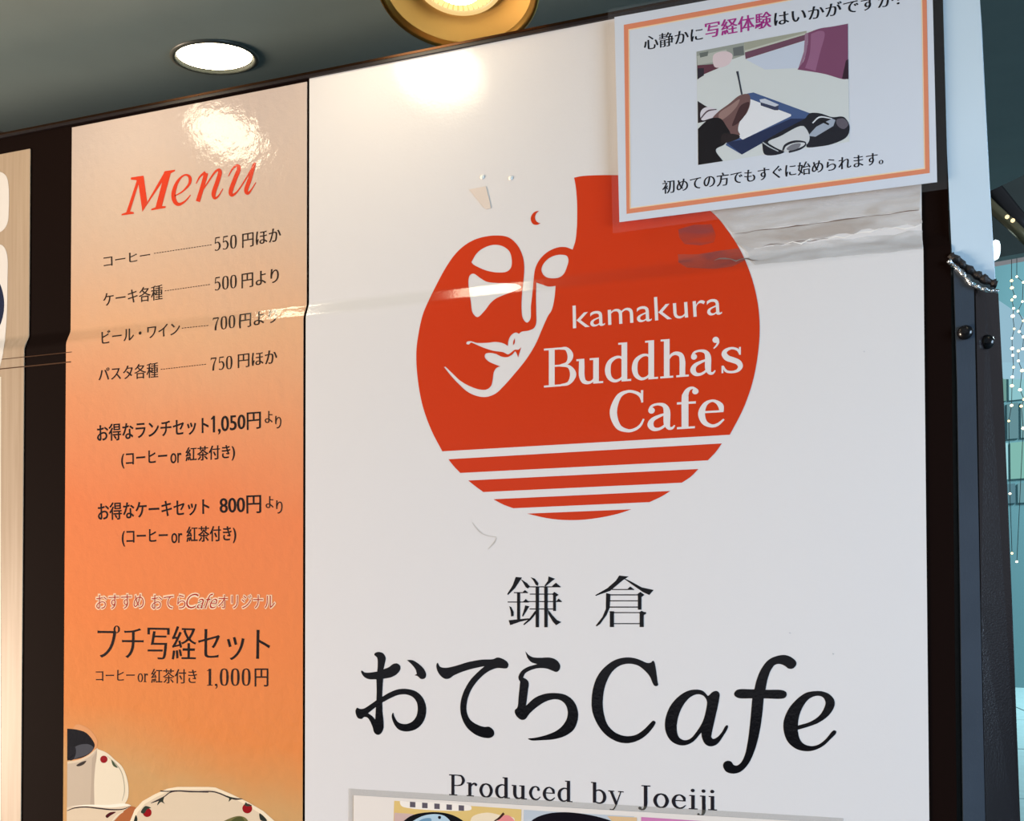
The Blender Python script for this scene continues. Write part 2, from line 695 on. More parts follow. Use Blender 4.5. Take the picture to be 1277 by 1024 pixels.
# ------------------------------------------------------------------ materials of the big surfaces
board_mat = paint('dark_brown_board', (20, 9, 6), 0.75, bump=0.05, bscale=120)
board_mat.node_tree.nodes['Principled BSDF'].inputs['Specular IOR Level'].default_value = 0.04
ceil_mat = paint('grey_ceiling_paint', (128, 144, 143), 0.8, bump=0.1, bscale=60, var=0.04)
black_mat = paint('black_trim', (12, 11, 12), 0.4)
brass_edge = paint('bronze_edge', (74, 50, 34), 0.3, metal=1.0)
white_sheet = film((224, 221, 220), 0.16, 0.42)
black_ink = film((12, 10, 14), 0.14, 0.42)
red_ink = film((204, 54, 10), 0.16, 0.42)


def menu_material():
    m, nt, b = new_mat('menu_print')
    g = N(nt, 'ShaderNodeNewGeometry')
    sep = N(nt, 'ShaderNodeSeparateXYZ')
    nt.links.new(g.outputs['Position'], sep.inputs[0])
    mr = N(nt, 'ShaderNodeMapRange')
    mr.inputs['From Min'].default_value = 1.14
    mr.inputs['From Max'].default_value = 2.32
    # the printed colour runs slightly askew across the sheet and is cloudy
    mm = N(nt, 'ShaderNodeMath', operation='MULTIPLY_ADD')
    mm.inputs[1].default_value = 0.14
    nt.links.new(sep.outputs['X'], mm.inputs[0])
    nt.links.new(sep.outputs['Z'], mm.inputs[2])
    nz = N(nt, 'ShaderNodeTexNoise')
    nz.inputs['Scale'].default_value = 4.5
    nz.inputs['Detail'].default_value = 3
    nt.links.new(g.outputs['Position'], nz.inputs['Vector'])
    m2 = N(nt, 'ShaderNodeMath', operation='MULTIPLY_ADD')
    m2.inputs[1].default_value = 0.10
    nt.links.new(nz.outputs['Fac'], m2.inputs[0])
    nt.links.new(mm.outputs[0], m2.inputs[2])
    nt.links.new(m2.outputs[0], mr.inputs['Value'])
    cr = N(nt, 'ShaderNodeValToRGB')
    el = cr.color_ramp.elements
    el[0].position = 0.0
    el[0].color = lin((205, 158, 104))
    el[1].position = 1.0
    el[1].color = lin((198, 182, 174))
    for pos, c in ((0.035, (214, 148, 90)), (0.085, (226, 138, 76)), (0.20, (232, 134, 76)), (0.38, (234, 134, 84)),
                   (0.50, (230, 154, 108)), (0.62, (224, 174, 134)), (0.76, (208, 182, 160)), (0.88, (200, 182, 170))):
        e = el.new(pos)
        e.color = lin(c)
    nt.links.new(mr.outputs[0], cr.inputs[0])
    nt.links.new(cr.outputs[0], b.inputs['Base Color'])
    b.inputs['Roughness'].default_value = 0.09
    add_film_bump(nt, b, 0.75, fine=290, coarse=60, swell=3.6)
    return m


menu_mat = menu_material()

# ------------------------------------------------------------------ setting: brown backing wall, ceiling, floor
XB0, XB1 = -2.6, at_y(1187, 600).x
WALL_TOP = 1.5 + 0.822
sv, sf = sheet_mesh(XB0, XB1, 0.0, WALL_TOP, -0.0016, 0.05, nx=3)
wall = obj('wall_back', sv, sf, board_mat, origin=((XB0 + XB1) / 2, 0.02, 0))
tag(wall, kind='structure')
# joint lines where the upper board laps over the lower one (seen on the bare strip)
for k, (a, b_, w) in enumerate((((35, 445), (87, 439), 1.0), ((33, 457.5), (86, 451), 1.5))):
    xa, za = on_sign(*a)
    xb, zb = on_sign(*b_)
    z = (za + zb) / 2
    v, f = box(xa - 0.3, xb + 0.004, base(z) - 0.0002, base(z) + 0.0014, z - 0.0006 * w, z + 0.0006 * w)
    obj('joint_edge', v, f, paint('worn_edge', (96, 66, 44), 0.3, metal=.4), parent=wall)
# top edge of the wall board: bronze capping
v, f = box(XB0, XB1, -0.0035, 0.05, WALL_TOP, WALL_TOP + 0.0035)
obj('top_cap', v, f, brass_edge, parent=wall)
v, f = box(XB0, XB1, -0.0030, -0.0006, 1.5 + 0.8172, WALL_TOP)
obj('top_strip', v, f, paint('dark_strip', (26, 17, 20), 0.4), parent=wall)
# dark hanger plate behind the top edge
pa, pb = at_y(276, 112, 0.05), at_y(400, 84, 0.05)
v, f = prism([(pa.x, 0.045, WALL_TOP + 0.002), (pb.x + .6, 0.045, WALL_TOP + 0.002), (pb.x + .6, 0.045, WALL_TOP + 0.012), (pa.x + .06, 0.045, WALL_TOP + 0.012)],
             [(pa.x, 0.075, WALL_TOP + 0.002), (pb.x + .6, 0.075, WALL_TOP + 0.002), (pb.x + .6, 0.075, WALL_TOP + 0.012), (pa.x + .06, 0.075, WALL_TOP + 0.012)])
obj('hanger_plate', v, f, paint('hanger', (40, 42, 34), 0.5), parent=wall)

TILT = 0.23
CZ = 2.45


def ceil_z(y):
    return CZ + TILT * y


def on_ceiling(px, py, drop=0.0):
    w = ray(px, py)
    t = (CZ - drop + TILT * CAM.y - CAM.z) / (w.z - TILT * w.y)
    return CAM + w * t


ca, cb = on_ceiling(29, 172), on_ceiling(0, 163.5)
de = (cb - ca)
far_l = ca - de * 1.0
near_l = ca + de * ((-1.7 - ca.y) / de.y)
loop = [near_l, Vector((1.9, -1.7, ceil_z(-1.7))), Vector((0.62, 2.6, ceil_z(2.6))), ca + Vector((0, 0, 0)) - de * ((2.6 - ca.y) / -de.y if de.y else 1)]
# left border runs along the measured edge line towards both ends
k = (2.6 - ca.y) / de.y
loop[3] = ca + de * k
lo = [Vector(p) for p in loop]
hi = [p + Vector((0, 0, 0.04)) for p in lo]


def cut_circle_face(loop_pts, holes, nz):
    """flat polygon with round openings, tessellated in plan"""
    t = fill([[(p.x, p.y) for p in loop_pts]] + holes)
    return [Vector((x, y, ceil_z(y))) for x, y in t[0]], t[1]


def lamp_plan(px, py):
    p = on_ceiling(px, py)
    return p


nC = Vector((0, -TILT, 1)).normalized()      # up normal of the ceiling
D1 = on_ceiling(268, 71)
D2 = on_ceiling(571, -13, 0.05)


def mirrored(px, py):
    """plan position of the ceiling lamp whose image in the flat sheet lies at this place"""
    lo_, hi_ = 0.02, 3.0
    for _ in range(50):
        d = (lo_ + hi_) / 2
        if at_y(px, py, d).z < ceil_z(-d):
            lo_ = d
        else:
            hi_ = d
    return at_y(px, py, d).x, -d


FRONT = [mirrored(281, 168) + ('a',), mirrored(548, 92) + ('b',), mirrored(1250, 110) + ('c',)]
R_BY = {'b': 0.08}


def circle_plan(c, r, n=40):
    return [(c[0] + r * math.cos(2 * math.pi * k / n), c[1] + r * math.sin(2 * math.pi * k / n)) for k in range(n)]


R_D = 0.070
holes = [circle_plan((D1.x, D1.y), R_D)] + [circle_plan((x, y), R_BY.get(q_, R_D)) for x, y, q_ in FRONT]
cv, cf = cut_circle_face(lo, holes, nC)
ceiling = obj('ceiling', cv, cf, ceil_mat, origin=(0, 0, CZ))
tag(ceiling, kind='structure')
v, f = prism(lo[:1] + [lo[3]] + [lo[3] + Vector((-0.012, 0, 0))] + [lo[0] + Vector((-0.012, 0, 0))],
             [p + Vector((0, 0, 0.05)) for p in (lo[0], lo[3], lo[3] + Vector((-0.012, 0, 0)), lo[0] + Vector((-0.012, 0, 0)))])
tag(obj('trim_1', v, f, black_mat, origin=tuple(lo[0])), kind='structure')
# dark fascia left of the ceiling
v, f = box(-4.2, -1.0, 0.9, 1.0, 0.0, 3.6)
tag(obj('wall_left', v, f, paint('dark_fascia', (34, 27, 24), 0.6), origin=(-2.6, 0.95, 0)), kind='structure')


def downlight(x, y, strength, label, group, lens=(255, 238, 205), R_D=R_D):
    c = Vector((x, y, ceil_z(y)))
    t = empty('recessed_downlight', tuple(c))
    tag(t, label, 'light', group)
    prof = [(R_D + 0.006, -0.0005), (R_D + 0.006, -0.003), (R_D, -0.0045), (R_D - 0.003, -0.003), (R_D - 0.006, 0.02)]
    v, f = lathe(prof, c, nC)
    obj('trim_ring', v, f, paint('ring_paint', (70, 74, 68), 0.4), parent=t, smooth=True)
    v, f = lathe([(R_D - 0.006, 0.02), (R_D - 0.016, 0.05), (R_D - 0.03, 0.075)], c, nC)
    obj('reflector', v, f, paint('reflector_metal', (238, 226, 196), 0.15, metal=1.0), parent=t, smooth=True)
    v, f = lathe([(0.0001, 0.001), (R_D * .5, 0.0012), (R_D - 0.0055, 0.002)], c, nC)
    obj('lens', v, f, glow('lens_glow', lens, strength), parent=t, smooth=True)
    return t


downlight(D1.x, D1.y, 14.0, 'lit round recessed downlight above the left orange menu sheet', None)
for x, y, nm in FRONT:
    lab = {'a': 'recessed downlight in the ceiling close in front of the menu sheet',
           'b': 'recessed downlight in the ceiling close in front of the white sign',
           'c': 'recessed downlight in the ceiling close in front of the corner post'}[nm]
    downlight(x, y, {'a': 16, 'b': 10.5, 'c': 6}[nm], lab, 'downlights in the ceiling in front of the sign', R_D=R_BY.get(nm, R_D))

# large brass bowl lamp
ax = Vector((0.02, 0.12, 1)).normalized()
bl = empty('bowl_lamp', tuple(D2))
tag(bl, 'large round brass bowl ceiling lamp glowing above the white sign', 'light')
RB = 0.119
brass = paint('brass', (205, 160, 84), 0.28, metal=1.0, var=0.05)
v, f = lathe([(RB * .70, 0.09), (RB * .97, 0.03), (RB, 0.004), (RB * 1.0, -0.002), (RB * .97, -0.004), (RB * .94, 0.000), (RB * .90, 0.004)], D2, ax, 64)
obj('rim', v, f, brass, parent=bl, smooth=True)
v, f = lathe([(RB * .90, 0.004), (RB * .80, 0.012), (RB * .70, 0.017), (RB * .62, 0.019), (RB * .56, 0.018)], D2, ax, 64)
obj('reflector', v, f, paint('brass_inner', (232, 180, 96), 0.5, metal=0.2), parent=bl, smooth=True)
v, f = lathe([(RB * .57, 0.018), (RB * .55, 0.014), (RB * .52, 0.013), (RB * .49, 0.015), (RB * .49, 0.019)], D2, ax, 64)
obj('lens_ring', v, f, glow('lens_ring_glow', (255, 214, 140), 0.9), parent=bl, smooth=True)
A_ = ax.cross(Vector((0, 1, .01))).normalized()
B_ = ax.cross(A_)


def on_disc(r, h, t):
    return D2 + ax * h + (A_ * math.cos(t) + B_ * math.sin(t)) * r


rays = []
for q in range(44):
    t0 = 2 * math.pi * q / 44
    dt = math.pi / 44 * .62
    rays.append(prism([on_disc(RB * .48, .0145, t0 - dt), on_disc(RB * .48, .0145, t0 + dt), on_disc(RB * .26, .0120, t0 + dt), on_disc(RB * .26, .0120, t0 - dt)],
                      [on_disc(RB * .48, .0185, t0 - dt), on_disc(RB * .48, .0185, t0 + dt), on_disc(RB * .26, .0185, t0 + dt), on_disc(RB * .26, .0185, t0 - dt)]))
v, f = join(*rays)
tag(obj('lens_flutes', v, f, glow('lens_flute_glow', (255, 226, 150), 1.25), parent=bl), kind='stuff')
v, f = lathe([(0.0001, 0.018), (RB * .50, 0.018)], D2, ax, 48)
obj('diffuser', v, f, glow('diffuser_glow', (255, 206, 110), 1.2), parent=bl)
v, f = lathe([(0.0001, -0.004), (RB * .17, -0.002), (RB * .30, 0.006), (RB * .34, 0.016)], D2, ax, 48)
obj('bulb', v, f, glow('bulb_glow', (255, 246, 214), 16.0), parent=bl, smooth=True)

# ------------------------------------------------------------------ menu sheet
XM0, XM1 = on_sign(90, 300)[0] - 0.002, on_sign(383, 250)[0] - 0.0008
sv, sf = sheet_mesh(XM0, XM1, 0.92, 1.5 + 0.813, 0.0, 0.0012)
menu = obj('menu_poster', sv, sf, menu_mat, origin=((XM0 + XM1) / 2, 0, 0.92), smooth=False)
for p in menu.data.polygons:
    p.use_smooth = abs(p.normal.y) > 0.9
tag(menu, 'tall glossy orange menu poster with red heading and prices on the brown board', 'poster')
M_red = film((214, 60, 28), 0.12, 0.6)
M_blk = film((30, 18, 14), 0.12, 0.6)
M_brn = film((44, 26, 18), 0.12, 0.6)
T7 = crop(140, 190, 6.385)
it = []
it.append(flat([(148, 208), (152, 200), (248, 186), (252, 200), (278, 392), (240, 470), (207, 240), (192, 222), (150, 218)], T7))
it.append(flat([(236, 470), (412, 165), (428, 158), (440, 175), (262, 440), (243, 470)], T7))
it.append(flat([(412, 160), (420, 150), (500, 139), (500, 150), (466, 168), (396, 428), (426, 430), (426, 443), (310, 463), (312, 450), (345, 438), (412, 185)], T7))
it.append(flat([(196, 225), (214, 240), (143, 470), (172, 478), (172, 490), (74, 503), (76, 491), (112, 478)], T7))
it.append(rib([(498, 348, 9), (560, 312, 12), (612, 255, 20), (620, 205, 25), (592, 180, 15), (552, 196, 15), (512, 250, 26), (488, 330, 34), (498, 390, 34), (530, 415, 26), (580, 390, 14), (624, 340, 8)], T7))
it.append(rib([(748, 165, 34), (722, 260, 33), (682, 392, 34)], T7))
it.append(rib([(668, 250, 7), (698, 195, 14), (742, 158, 22)], T7))
it.append(rib([(702, 330, 8), (765, 235, 12), (815, 162, 16), (848, 140, 22), (858, 165, 32), (836, 240, 34), (808, 325, 34), (816, 365, 22), (846, 348, 12), (882, 290, 6)], T7))
it.append(rib([(924, 192, 6), (962, 128, 14), (998, 106, 22), (1008, 135, 32), (975, 220, 34), (944, 310, 34), (955, 342, 24), (1000, 308, 12), (1062, 215, 11), (1104, 140, 9)], T7))
it.append(rib([(1140, 84, 12), (1126, 112, 26), (1092, 225, 33), (1066, 300, 32), (1080, 328, 22), (1110, 295, 11), (1144, 240, 6)], T7))
art('heading', menu, [(M_red, t) for t in it])

T2, T3 = crop(60, 280, 3.656), crop(60, 500, 2.694)
MIN = dict(dx=0.016, dy=-0.001)


def dots(a, b, n, T):
    a, b = T(a), T(b)
    out = []
    for i in range(n):
        t0, t1 = i / n, (i + .62) / n
        out.append(ribbon([(a[0] + (b[0] - a[0]) * t0, a[1] + (b[1] - a[1]) * t0, .85), (a[0] + (b[0] - a[0]) * t1, a[1] + (b[1] - a[1]) * t1, .85)], False))
    return out


def price(word, x0, x1, yb0, yb1, yt0, yt1, T):
    a, b = T((x0, yb0)), T((x1, yb1))
    return serif_run(word, a, b, a[1] - T((x0, yt0))[1], b[1] - T((x1, yt1))[1], 4)


rows = [
    [type_in('コーヒー', (252, 146), (465, 116), (465, 158), (254, 194), T=T2, **MIN), price('550', 755, 862, 122, 107, 60, 45, T2),
     type_in('円ほか', (885, 42), (1062, 13), (1062, 78), (885, 108), T=T2, **MIN)] + dots((483, 132), (750, 92), 22, T2),
    [type_in('ケーキ各種', (250, 312), (522, 272), (522, 342), (252, 376), T=T2, **MIN), price('500', 755, 862, 303, 288, 242, 228, T2),
     type_in('円より', (882, 224), (1052, 199), (1052, 266), (882, 292), T=T2, **MIN)] + dots((532, 303), (742, 273), 18, T2),
    [type_in('ビール・ワイン', (243, 485), (602, 442), (600, 502), (245, 546), T=T2, **MIN), price('700', 748, 855, 485, 470, 426, 411, T2),
     type_in('円より', (873, 408), (1043, 384), (1043, 448), (873, 474), T=T2, **MIN)] + dots((610, 473), (735, 460), 10, T2),
    [type_in('パスタ各種', (228, 654), (502, 627), (502, 698), (230, 716), T=T2, **MIN), price('750', 738, 842, 668, 658, 608, 598, T2),
     type_in('円ほか', (865, 592), (1045, 570), (1045, 636), (865, 655), T=T2, **MIN)] + dots((514, 661), (724, 637), 18, T2)]
for r in rows:
    art('price_line', menu, [(M_brn, t) for t in r])
BOLD = dict(dx=0.024, dy=0.012)
art('set_offer', menu, [(M_blk, t) for t in (
    type_in('お得なランチセット', (163, 80), (540, 52), (540, 110), (165, 138), T=T3, **BOLD),
    rib([(557, 50, 7), (557, 106, 7)], T3, False), rib([(558, 52, 6), (548, 62, 5)], T3, False), type_in(',050円', (569, 46), (715, 36), (715, 95), (571, 113), T=T3, dx=0.02, dy=0.006))] +
    [(M_brn, type_in('よ', (728, 32), (755, 36), (754, 76), (728, 74), T=T3, **MIN)), (M_brn, type_in('り', (762, 50), (785, 52), (782, 96), (764, 92), T=T3, **MIN))])
art('set_note', menu, [(M_blk, t) for t in (
    type_in('(コーヒー', (245, 174), (400, 162), (400, 218), (246, 228), T=T3, **BOLD),
    type_in('or', (411, 176), (448, 174), (448, 208), (411, 211), T=T3, dx=0.015),
    type_in('紅茶付き)', (462, 156), (628, 144), (628, 200), (462, 212), T=T3, **BOLD))])
art('set_offer', menu, [(M_blk, t) for t in (
    type_in('お得なケーキセット', (166, 343), (542, 326), (542, 382), (168, 403), T=T3, **BOLD),
    type_in('800円', (575, 322), (716, 316), (716, 377), (577, 382), T=T3, dx=0.02, dy=0.006))] +
    [(M_brn, type_in('よ', (731, 318), (758, 322), (757, 362), (731, 360), T=T3, **MIN)), (M_brn, type_in('り', (765, 334), (789, 336), (786, 382), (767, 378), T=T3, **MIN))])
art('set_note', menu, [(M_blk, t) for t in (
    type_in('(コーヒー', (247, 433), (402, 430), (402, 484), (248, 490), T=T3, **BOLD),
    type_in('or', (414, 444), (451, 444), (451, 477), (414, 479), T=T3, dx=0.015),
    type_in('紅茶付き)', (465, 422), (632, 418), (632, 478), (465, 484), T=T3, **BOLD))])
H_T = crop(60, 500, 2.694)
halo1, halo2 = film((240, 176, 130), 0.12, 0.6), film((250, 226, 196), 0.12, 0.6)
M_soft = film((176, 54, 34), 0.12, 0.6)


def halo_line(dx, dy):
    return [type_in('おすすめ', (162 - dx * 60, 652 - dx * 60), (322 + dx * 60, 648 - dx * 60), (322 + dx * 60, 697 + dx * 60), (162 - dx * 60, 700 + dx * 60), T=H_T, dx=dx, dy=dy),
            type_in('おてら', (348 - dx * 60, 652 - dx * 60), (462 + dx * 60, 650 - dx * 60), (462 + dx * 60, 697 + dx * 60), (348 - dx * 60, 699 + dx * 60), T=H_T, dx=dx, dy=dy),
            type_in('Cafe', (464 - dx * 60, 648 - dx * 60), (572 + dx * 60, 648 - dx * 60), (566 + dx * 60, 697 + dx * 60), (464 - dx * 60, 697 + dx * 60), T=H_T, dx=dx - 0.012, dy=dy - 0.006, shear=0.3),
            type_in('オリジナル', (572 - dx * 60, 652 - dx * 60), (762 + dx * 60, 652 - dx * 60), (762 + dx * 60, 697 + dx * 60), (572 - dx * 60, 697 + dx * 60), T=H_T, dx=dx, dy=dy)]


art('tagline', menu, [(halo1, t) for t in halo_line(0.085, 0.085)] + [(halo2, t) for t in halo_line(0.045, 0.045)] + [(M_soft, t) for t in halo_line(0.004, -0.004)])
MB = dict(dx=0.012, dy=-0.012)
art('set_name', menu, [(M_blk, type_in('プチ写経セット', (166, 752), (747, 762), (745, 872), (166, 868), T=T3, **MB))])
art('set_price', menu, [(M_brn, t) for t in (
    type_in('コーヒー', (160, 905), (292, 903), (290, 940), (161, 941), T=T3, **MIN),
    serif_run('or', T3((300, 944)), T3((336, 945)), 16, 16),
    type_in('紅茶付き', (346, 900), (500, 901), (500, 950), (346, 949), T=T3, **MIN),
    serif_run('1,000', T3((530, 957)), T3((682, 957)), 21.5, 21.5, 6),
    type_in('円', (694, 899), (740, 899), (740, 960), (694, 960), T=T3, **MIN))])

# printed photograph of a cup and plates
T9, T10 = crop(60, 880, 6.385), crop(200, 940, 6.385)
F_ = lambda c: film(c, 0.09, 0.6)
cream, cream2, shade, dline = F_((236, 222, 196)), F_((224, 204, 176)), F_((202, 184, 162)), F_((58, 48, 52))
pic = [
    (F_((222, 156, 104)), poly([(197, 185, 1), (230, 150), (330, 190), (395, 300), (330, 400), (197, 460, 1)], T9)),
    (F_((178, 104, 62)), poly([(655, 800, 1), (700, 815), (655, 940, 1), (500, 940, 1), (590, 850)], T9)),
    (cream, poly([(392, 345, 1), (470, 378), (530, 430), (585, 480), (620, 550), (640, 640), (636, 735), (600, 800, 1), (365, 800, 1), (365, 560), (385, 420)], T9)),
    (F_((170, 160, 140)), rib([(470, 400, 2), (545, 470, 6), (585, 530, 7), (605, 610, 7), (608, 690, 6), (590, 760, 3)], T9)),
    (shade, poly([(153, 449, 1), (300, 420), (390, 350, 1), (380, 450), (368, 600), (370, 800, 1), (151, 816, 1)], T9)),
    (F_((188, 170, 150)), poly([(350, 420, 1), (390, 360, 1), (380, 450), (366, 600), (368, 795, 1), (335, 800, 1), (345, 600)], T9)),
    (F_((20, 15, 18)), poly([(153, 184, 1), (220, 190), (300, 215), (355, 275), (372, 320), (340, 375), (270, 415), (153, 438, 1)], T9)),
    (F_((74, 74, 80)), poly([(215, 330), (320, 308), (362, 335), (330, 380), (250, 412), (190, 425)], T9)),
    (F_((26, 22, 26)), poly([(180, 330), (215, 330), (222, 380), (200, 430), (175, 436)], T9)),
    (cream2, rib([(154, 455, 18), (250, 438, 18), (330, 398, 16), (372, 360, 12), (395, 340, 5)], T9)),
    (F_((60, 50, 44)), poly([(225, 478), (262, 452), (305, 440), (285, 468), (240, 484)], T9)),
    (cream2, poly([(150, 813, 1), (300, 795), (480, 796), (640, 784), (662, 800, 1), (600, 842), (520, 925, 1), (149, 925, 1)], T9)),
    (F_((250, 240, 222)), poly([(150, 807, 1), (300, 790), (480, 790), (610, 780), (662, 795, 1), (500, 812), (300, 800)], T9)),
    (dline, rib([(151, 838, 5), (210, 816, 9), (300, 808, 10), (400, 818, 11), (500, 828, 11), (590, 826, 9), (658, 802, 3)], T9)),
    (F_((80, 30, 34)), poly([(458, 880), (495, 850), (540, 848), (500, 875), (470, 895)], T9)),
    (cream, rib([(505, 930, 8), (545, 880, 9), (600, 845, 6)], T9)),
]
plate = [T9((636, 930)), T9((690, 830)), T9((752, 762)), T9((850, 706)), T9((950, 662)), T9((1030, 648)), (260, 981.5), (269, 982.2), (287.7, 990),
         (309.6, 1000.5), (328.4, 1011.5), (347, 1028)]
pic.append((F_((244, 226, 196)), flat([(160, 1030)] + [tuple(p) for p in plate[1:]] + [(347, 1030)])))
inner = [(x + (250 - x) * 0.045, y + 3.2) for x, y in plate]
pic.append((cream2, flat([(166, 1030)] + [tuple(p) for p in inner[1:]] + [(340, 1030)])))
pic += [
    (dline, rib([(820, 776, 5), (880, 752, 14), (930, 722, 8), (975, 690, 9), (1040, 680, 10), (1130, 684, 11), (1277, 688, 11)], T9)),
    (dline, rib([(0, 302 - 5, 9), (50, 322 - 22, 8), (130, 296, 9), (250, 303, 10), (400, 301, 10), (470, 316, 10), (540, 345, 12), (600, 360, 16), (655, 360, 4)], T10)),
    (F_((52, 56, 48)), poly([(870, 795), (885, 755), (925, 725), (918, 760), (930, 782), (900, 768)], T9)),
    (F_((52, 56, 48)), poly([(530, 335), (560, 345), (600, 362), (570, 362), (545, 382), (548, 358)], T10)),
    (F_((150, 24, 30)), disc(*T9((445, 428)), 4.6)), (F_((150, 24, 30)), disc(*T9((790, 852)), 5.6)), (F_((150, 24, 30)), disc(*T10((693, 436)), 6.2)),
    (F_((70, 84, 60)), poly([(505, 430), (530, 460), (555, 495), (520, 480)], T9)),
    (F_((56, 62, 52)), poly([(740, 850), (775, 800), (820, 815), (790, 825), (765, 860)], T9)),
    (F_((56, 62, 52)), poly([(672, 410), (680, 388), (700, 402), (730, 410), (700, 420)], T10)),
    (F_((46, 50, 44)), poly([(680, 930, 1), (700, 872), (712, 900), (708, 930, 1)], T9)),
    (F_((46, 50, 44)), poly([(790, 475), (815, 490), (850, 535), (800, 530)], T10)),
    (F_((120, 112, 68)), poly([(500, 545), (560, 512), (630, 496), (680, 512), (700, 545)], T10)),
    (F_((84, 86, 48)), poly([(560, 545), (600, 510), (650, 505), (670, 545)], T10)),
]
art('cup_picture', menu, pic)

# ------------------------------------------------------------------ white sign sheet with the logo
XW0, XW1 = on_sign(385.6, 250)[0], on_sign(1154.5, 600)[0]
sv, sf = sheet_mesh(XW0, XW1, 0.92, 1.5 + 0.8172, 0.0, 0.0012)
sign = obj('sign_sheet', sv, sf, white_sheet, origin=((XW0 + XW1) / 2, 0, 0.92))
for p in sign.data.polygons:
    p.use_smooth = abs(p.normal.y) > 0.9
tag(sign, 'large glossy white sign sheet with round red face logo and black lettering', 'sign')
L6, LA, LB, LC = crop(500, 200, 1024 / 460), crop(510, 280, 6.385), crop(540, 360, 6.385), crop(660, 200, 6.385)
c1 = lambda T, pts: [tuple(T(p)) + tuple(p[2:]) for p in pts]
body = c1(LC, [(358, 138, 1), (420, 126), (540, 119), (650, 118), (715, 119, 1)]) + [(800, 219, 1), (835, 233), (870, 253)] + \
    c1(L6, [(870, 150), (905, 192), (945, 255), (975, 330), (991, 400), (996, 470), (990, 545), (975, 620), (950, 690), (913, 762, 1), (115, 808, 1),
            (85, 750), (60, 680), (46, 600), (43, 530)]) + \
    c1(LA, [(75, 880), (110, 720), (165, 590), (225, 470), (290, 350), (370, 235), (460, 155), (560, 108), (690, 88), (790, 102), (860, 160), (905, 250), (918, 340),
            (913, 440), (900, 560), (897, 680), (908, 750), (940, 782), (966, 755), (972, 650), (984, 540), (993, 440), (1008, 345), (1045, 275), (1110, 215), (1190, 182), (1240, 180)]) + \
    c1(LC, [(300, 694), (346, 712, 1), (368, 640), (379, 540), (382, 440), (381, 340), (372, 220)])
h_eye_l = c1(LA, [(497, 300, 1), (540, 230), (600, 185), (680, 162), (750, 175), (800, 215), (819, 280), (812, 345), (780, 375), (710, 383), (620, 368), (555, 342), (512, 318)])
h_lid = c1(LA, [(515, 392), (570, 428), (620, 456), (700, 466), (790, 468), (870, 478), (895, 500), (840, 530), (760, 560), (690, 592), (645, 632), (605, 685), (545, 738), (508, 705), (492, 610), (478, 520), (474, 440), (488, 402)])
h_eye_r = c1(LC, [(97, 872), (110, 830), (150, 785), (200, 760), (255, 752), (300, 762), (313, 795), (300, 850), (275, 905), (240, 932), (190, 940), (140, 932), (110, 908)])
h_face = c1(LA, [(1014, 462, 1), (1060, 478), (1110, 494), (1168, 490, 1), (1160, 580), (1138, 680)]) + \
    c1(LB, [(915, 220), (870, 320), (818, 440), (745, 560), (640, 690), (560, 780), (500, 835), (430, 862), (360, 858), (280, 825), (200, 755), (140, 690), (88, 625, 1), (100, 622, 1), (150, 670),
            (220, 735), (300, 780), (380, 805), (430, 802), (462, 775), (476, 720), (486, 660), (508, 630), (536, 620, 1), (500, 606), (440, 578), (412, 545), (418, 520),
            (450, 512), (500, 520), (545, 541), (590, 546), (630, 526), (655, 500), (668, 520), (678, 548, 1), (686, 520), (702, 468, 1), (680, 486), (650, 488), (620, 511), (596, 524),
            (560, 507), (480, 495), (400, 470), (330, 440), (302, 430), (286, 445), (266, 440), (270, 424), (300, 419), (350, 432), (430, 432), (500, 425), (560, 436), (596, 456, 1),
            (602, 410), (625, 368), (660, 350), (685, 360, 1), (705, 344), (760, 335), (802, 316), (820, 280), (822, 200), (820, 100)])
slit = c1(LB, [(652, 395, 1), (640, 420), (638, 452, 1), (650, 432)])
logo = [(red_ink, poly_holes(body, [h_eye_l, h_lid, h_eye_r, h_face])),
        (red_ink, poly(slit)),
        (red_ink, poly([(78, 402, 1), (45, 410), (18, 440), (13, 475), (28, 505), (58, 515), (90, 503, 1), (62, 490), (47, 465), (52, 430)], LC)),
        (red_ink, poly([(132, 830, 1), (891, 786, 1), (873, 811), (852, 833, 1), (165, 868, 1), (146, 848)], L6)),
        (red_ink, poly([(187, 889, 1), (826, 857, 1), (805, 878), (780, 895, 1), (229, 921, 1), (207, 905)], L6)),
        (red_ink, poly([(257, 941, 1), (748, 918, 1), (722, 934), (690, 949, 1), (312, 966, 1), (283, 955)], L6)),
        (red_ink, poly([(350, 981, 1), (640, 969, 1), (600, 982), (540, 994), (480, 999), (415, 995)], L6))]
logo_o = art('logo', sign, logo)
tag(logo_o, 'round red logo with a face and stripes')
white_ink = film((228, 222, 220), 0.13, 0.42)
W_OFF = 0.00034
art('logo_word', sign, [(white_ink, type_in('kamakura', (714, 381.5), (898.5, 362), (900.6, 392.3), (714.6, 410), dx=-0.004, dy=-0.004))], off=W_OFF)
sl = -0.0745
bud = []
for ch, x, yb, sx in (('B', 676.5, 483.6, .485), ('u', 717.5, 480.3, .47), ('d', 753, 477.6, .475), ('d', 786.5, 475, .475), ('h', 822.5, 472.3, .475), ('a', 859, 469.4, .50), ("'", 886.5, 469.5, .50), ('s', 897, 466.3, .56)):
    bud.append((white_ink, serif_at(ch, x, yb, sx, .485, sl)))
art('logo_word', sign, bud, off=W_OFF)
caf = []
for ch, x, yb, sx in (('C', 758.5, 540.2, .535), ('a', 805.5, 537.8, .545), ('f', 842.5, 535.6, .575), ('e', 868.6, 533.8, .57)):
    caf.append((white_ink, serif_at(ch, x, yb, sx, .515, -0.06)))
art('logo_word', sign, caf, off=W_OFF)

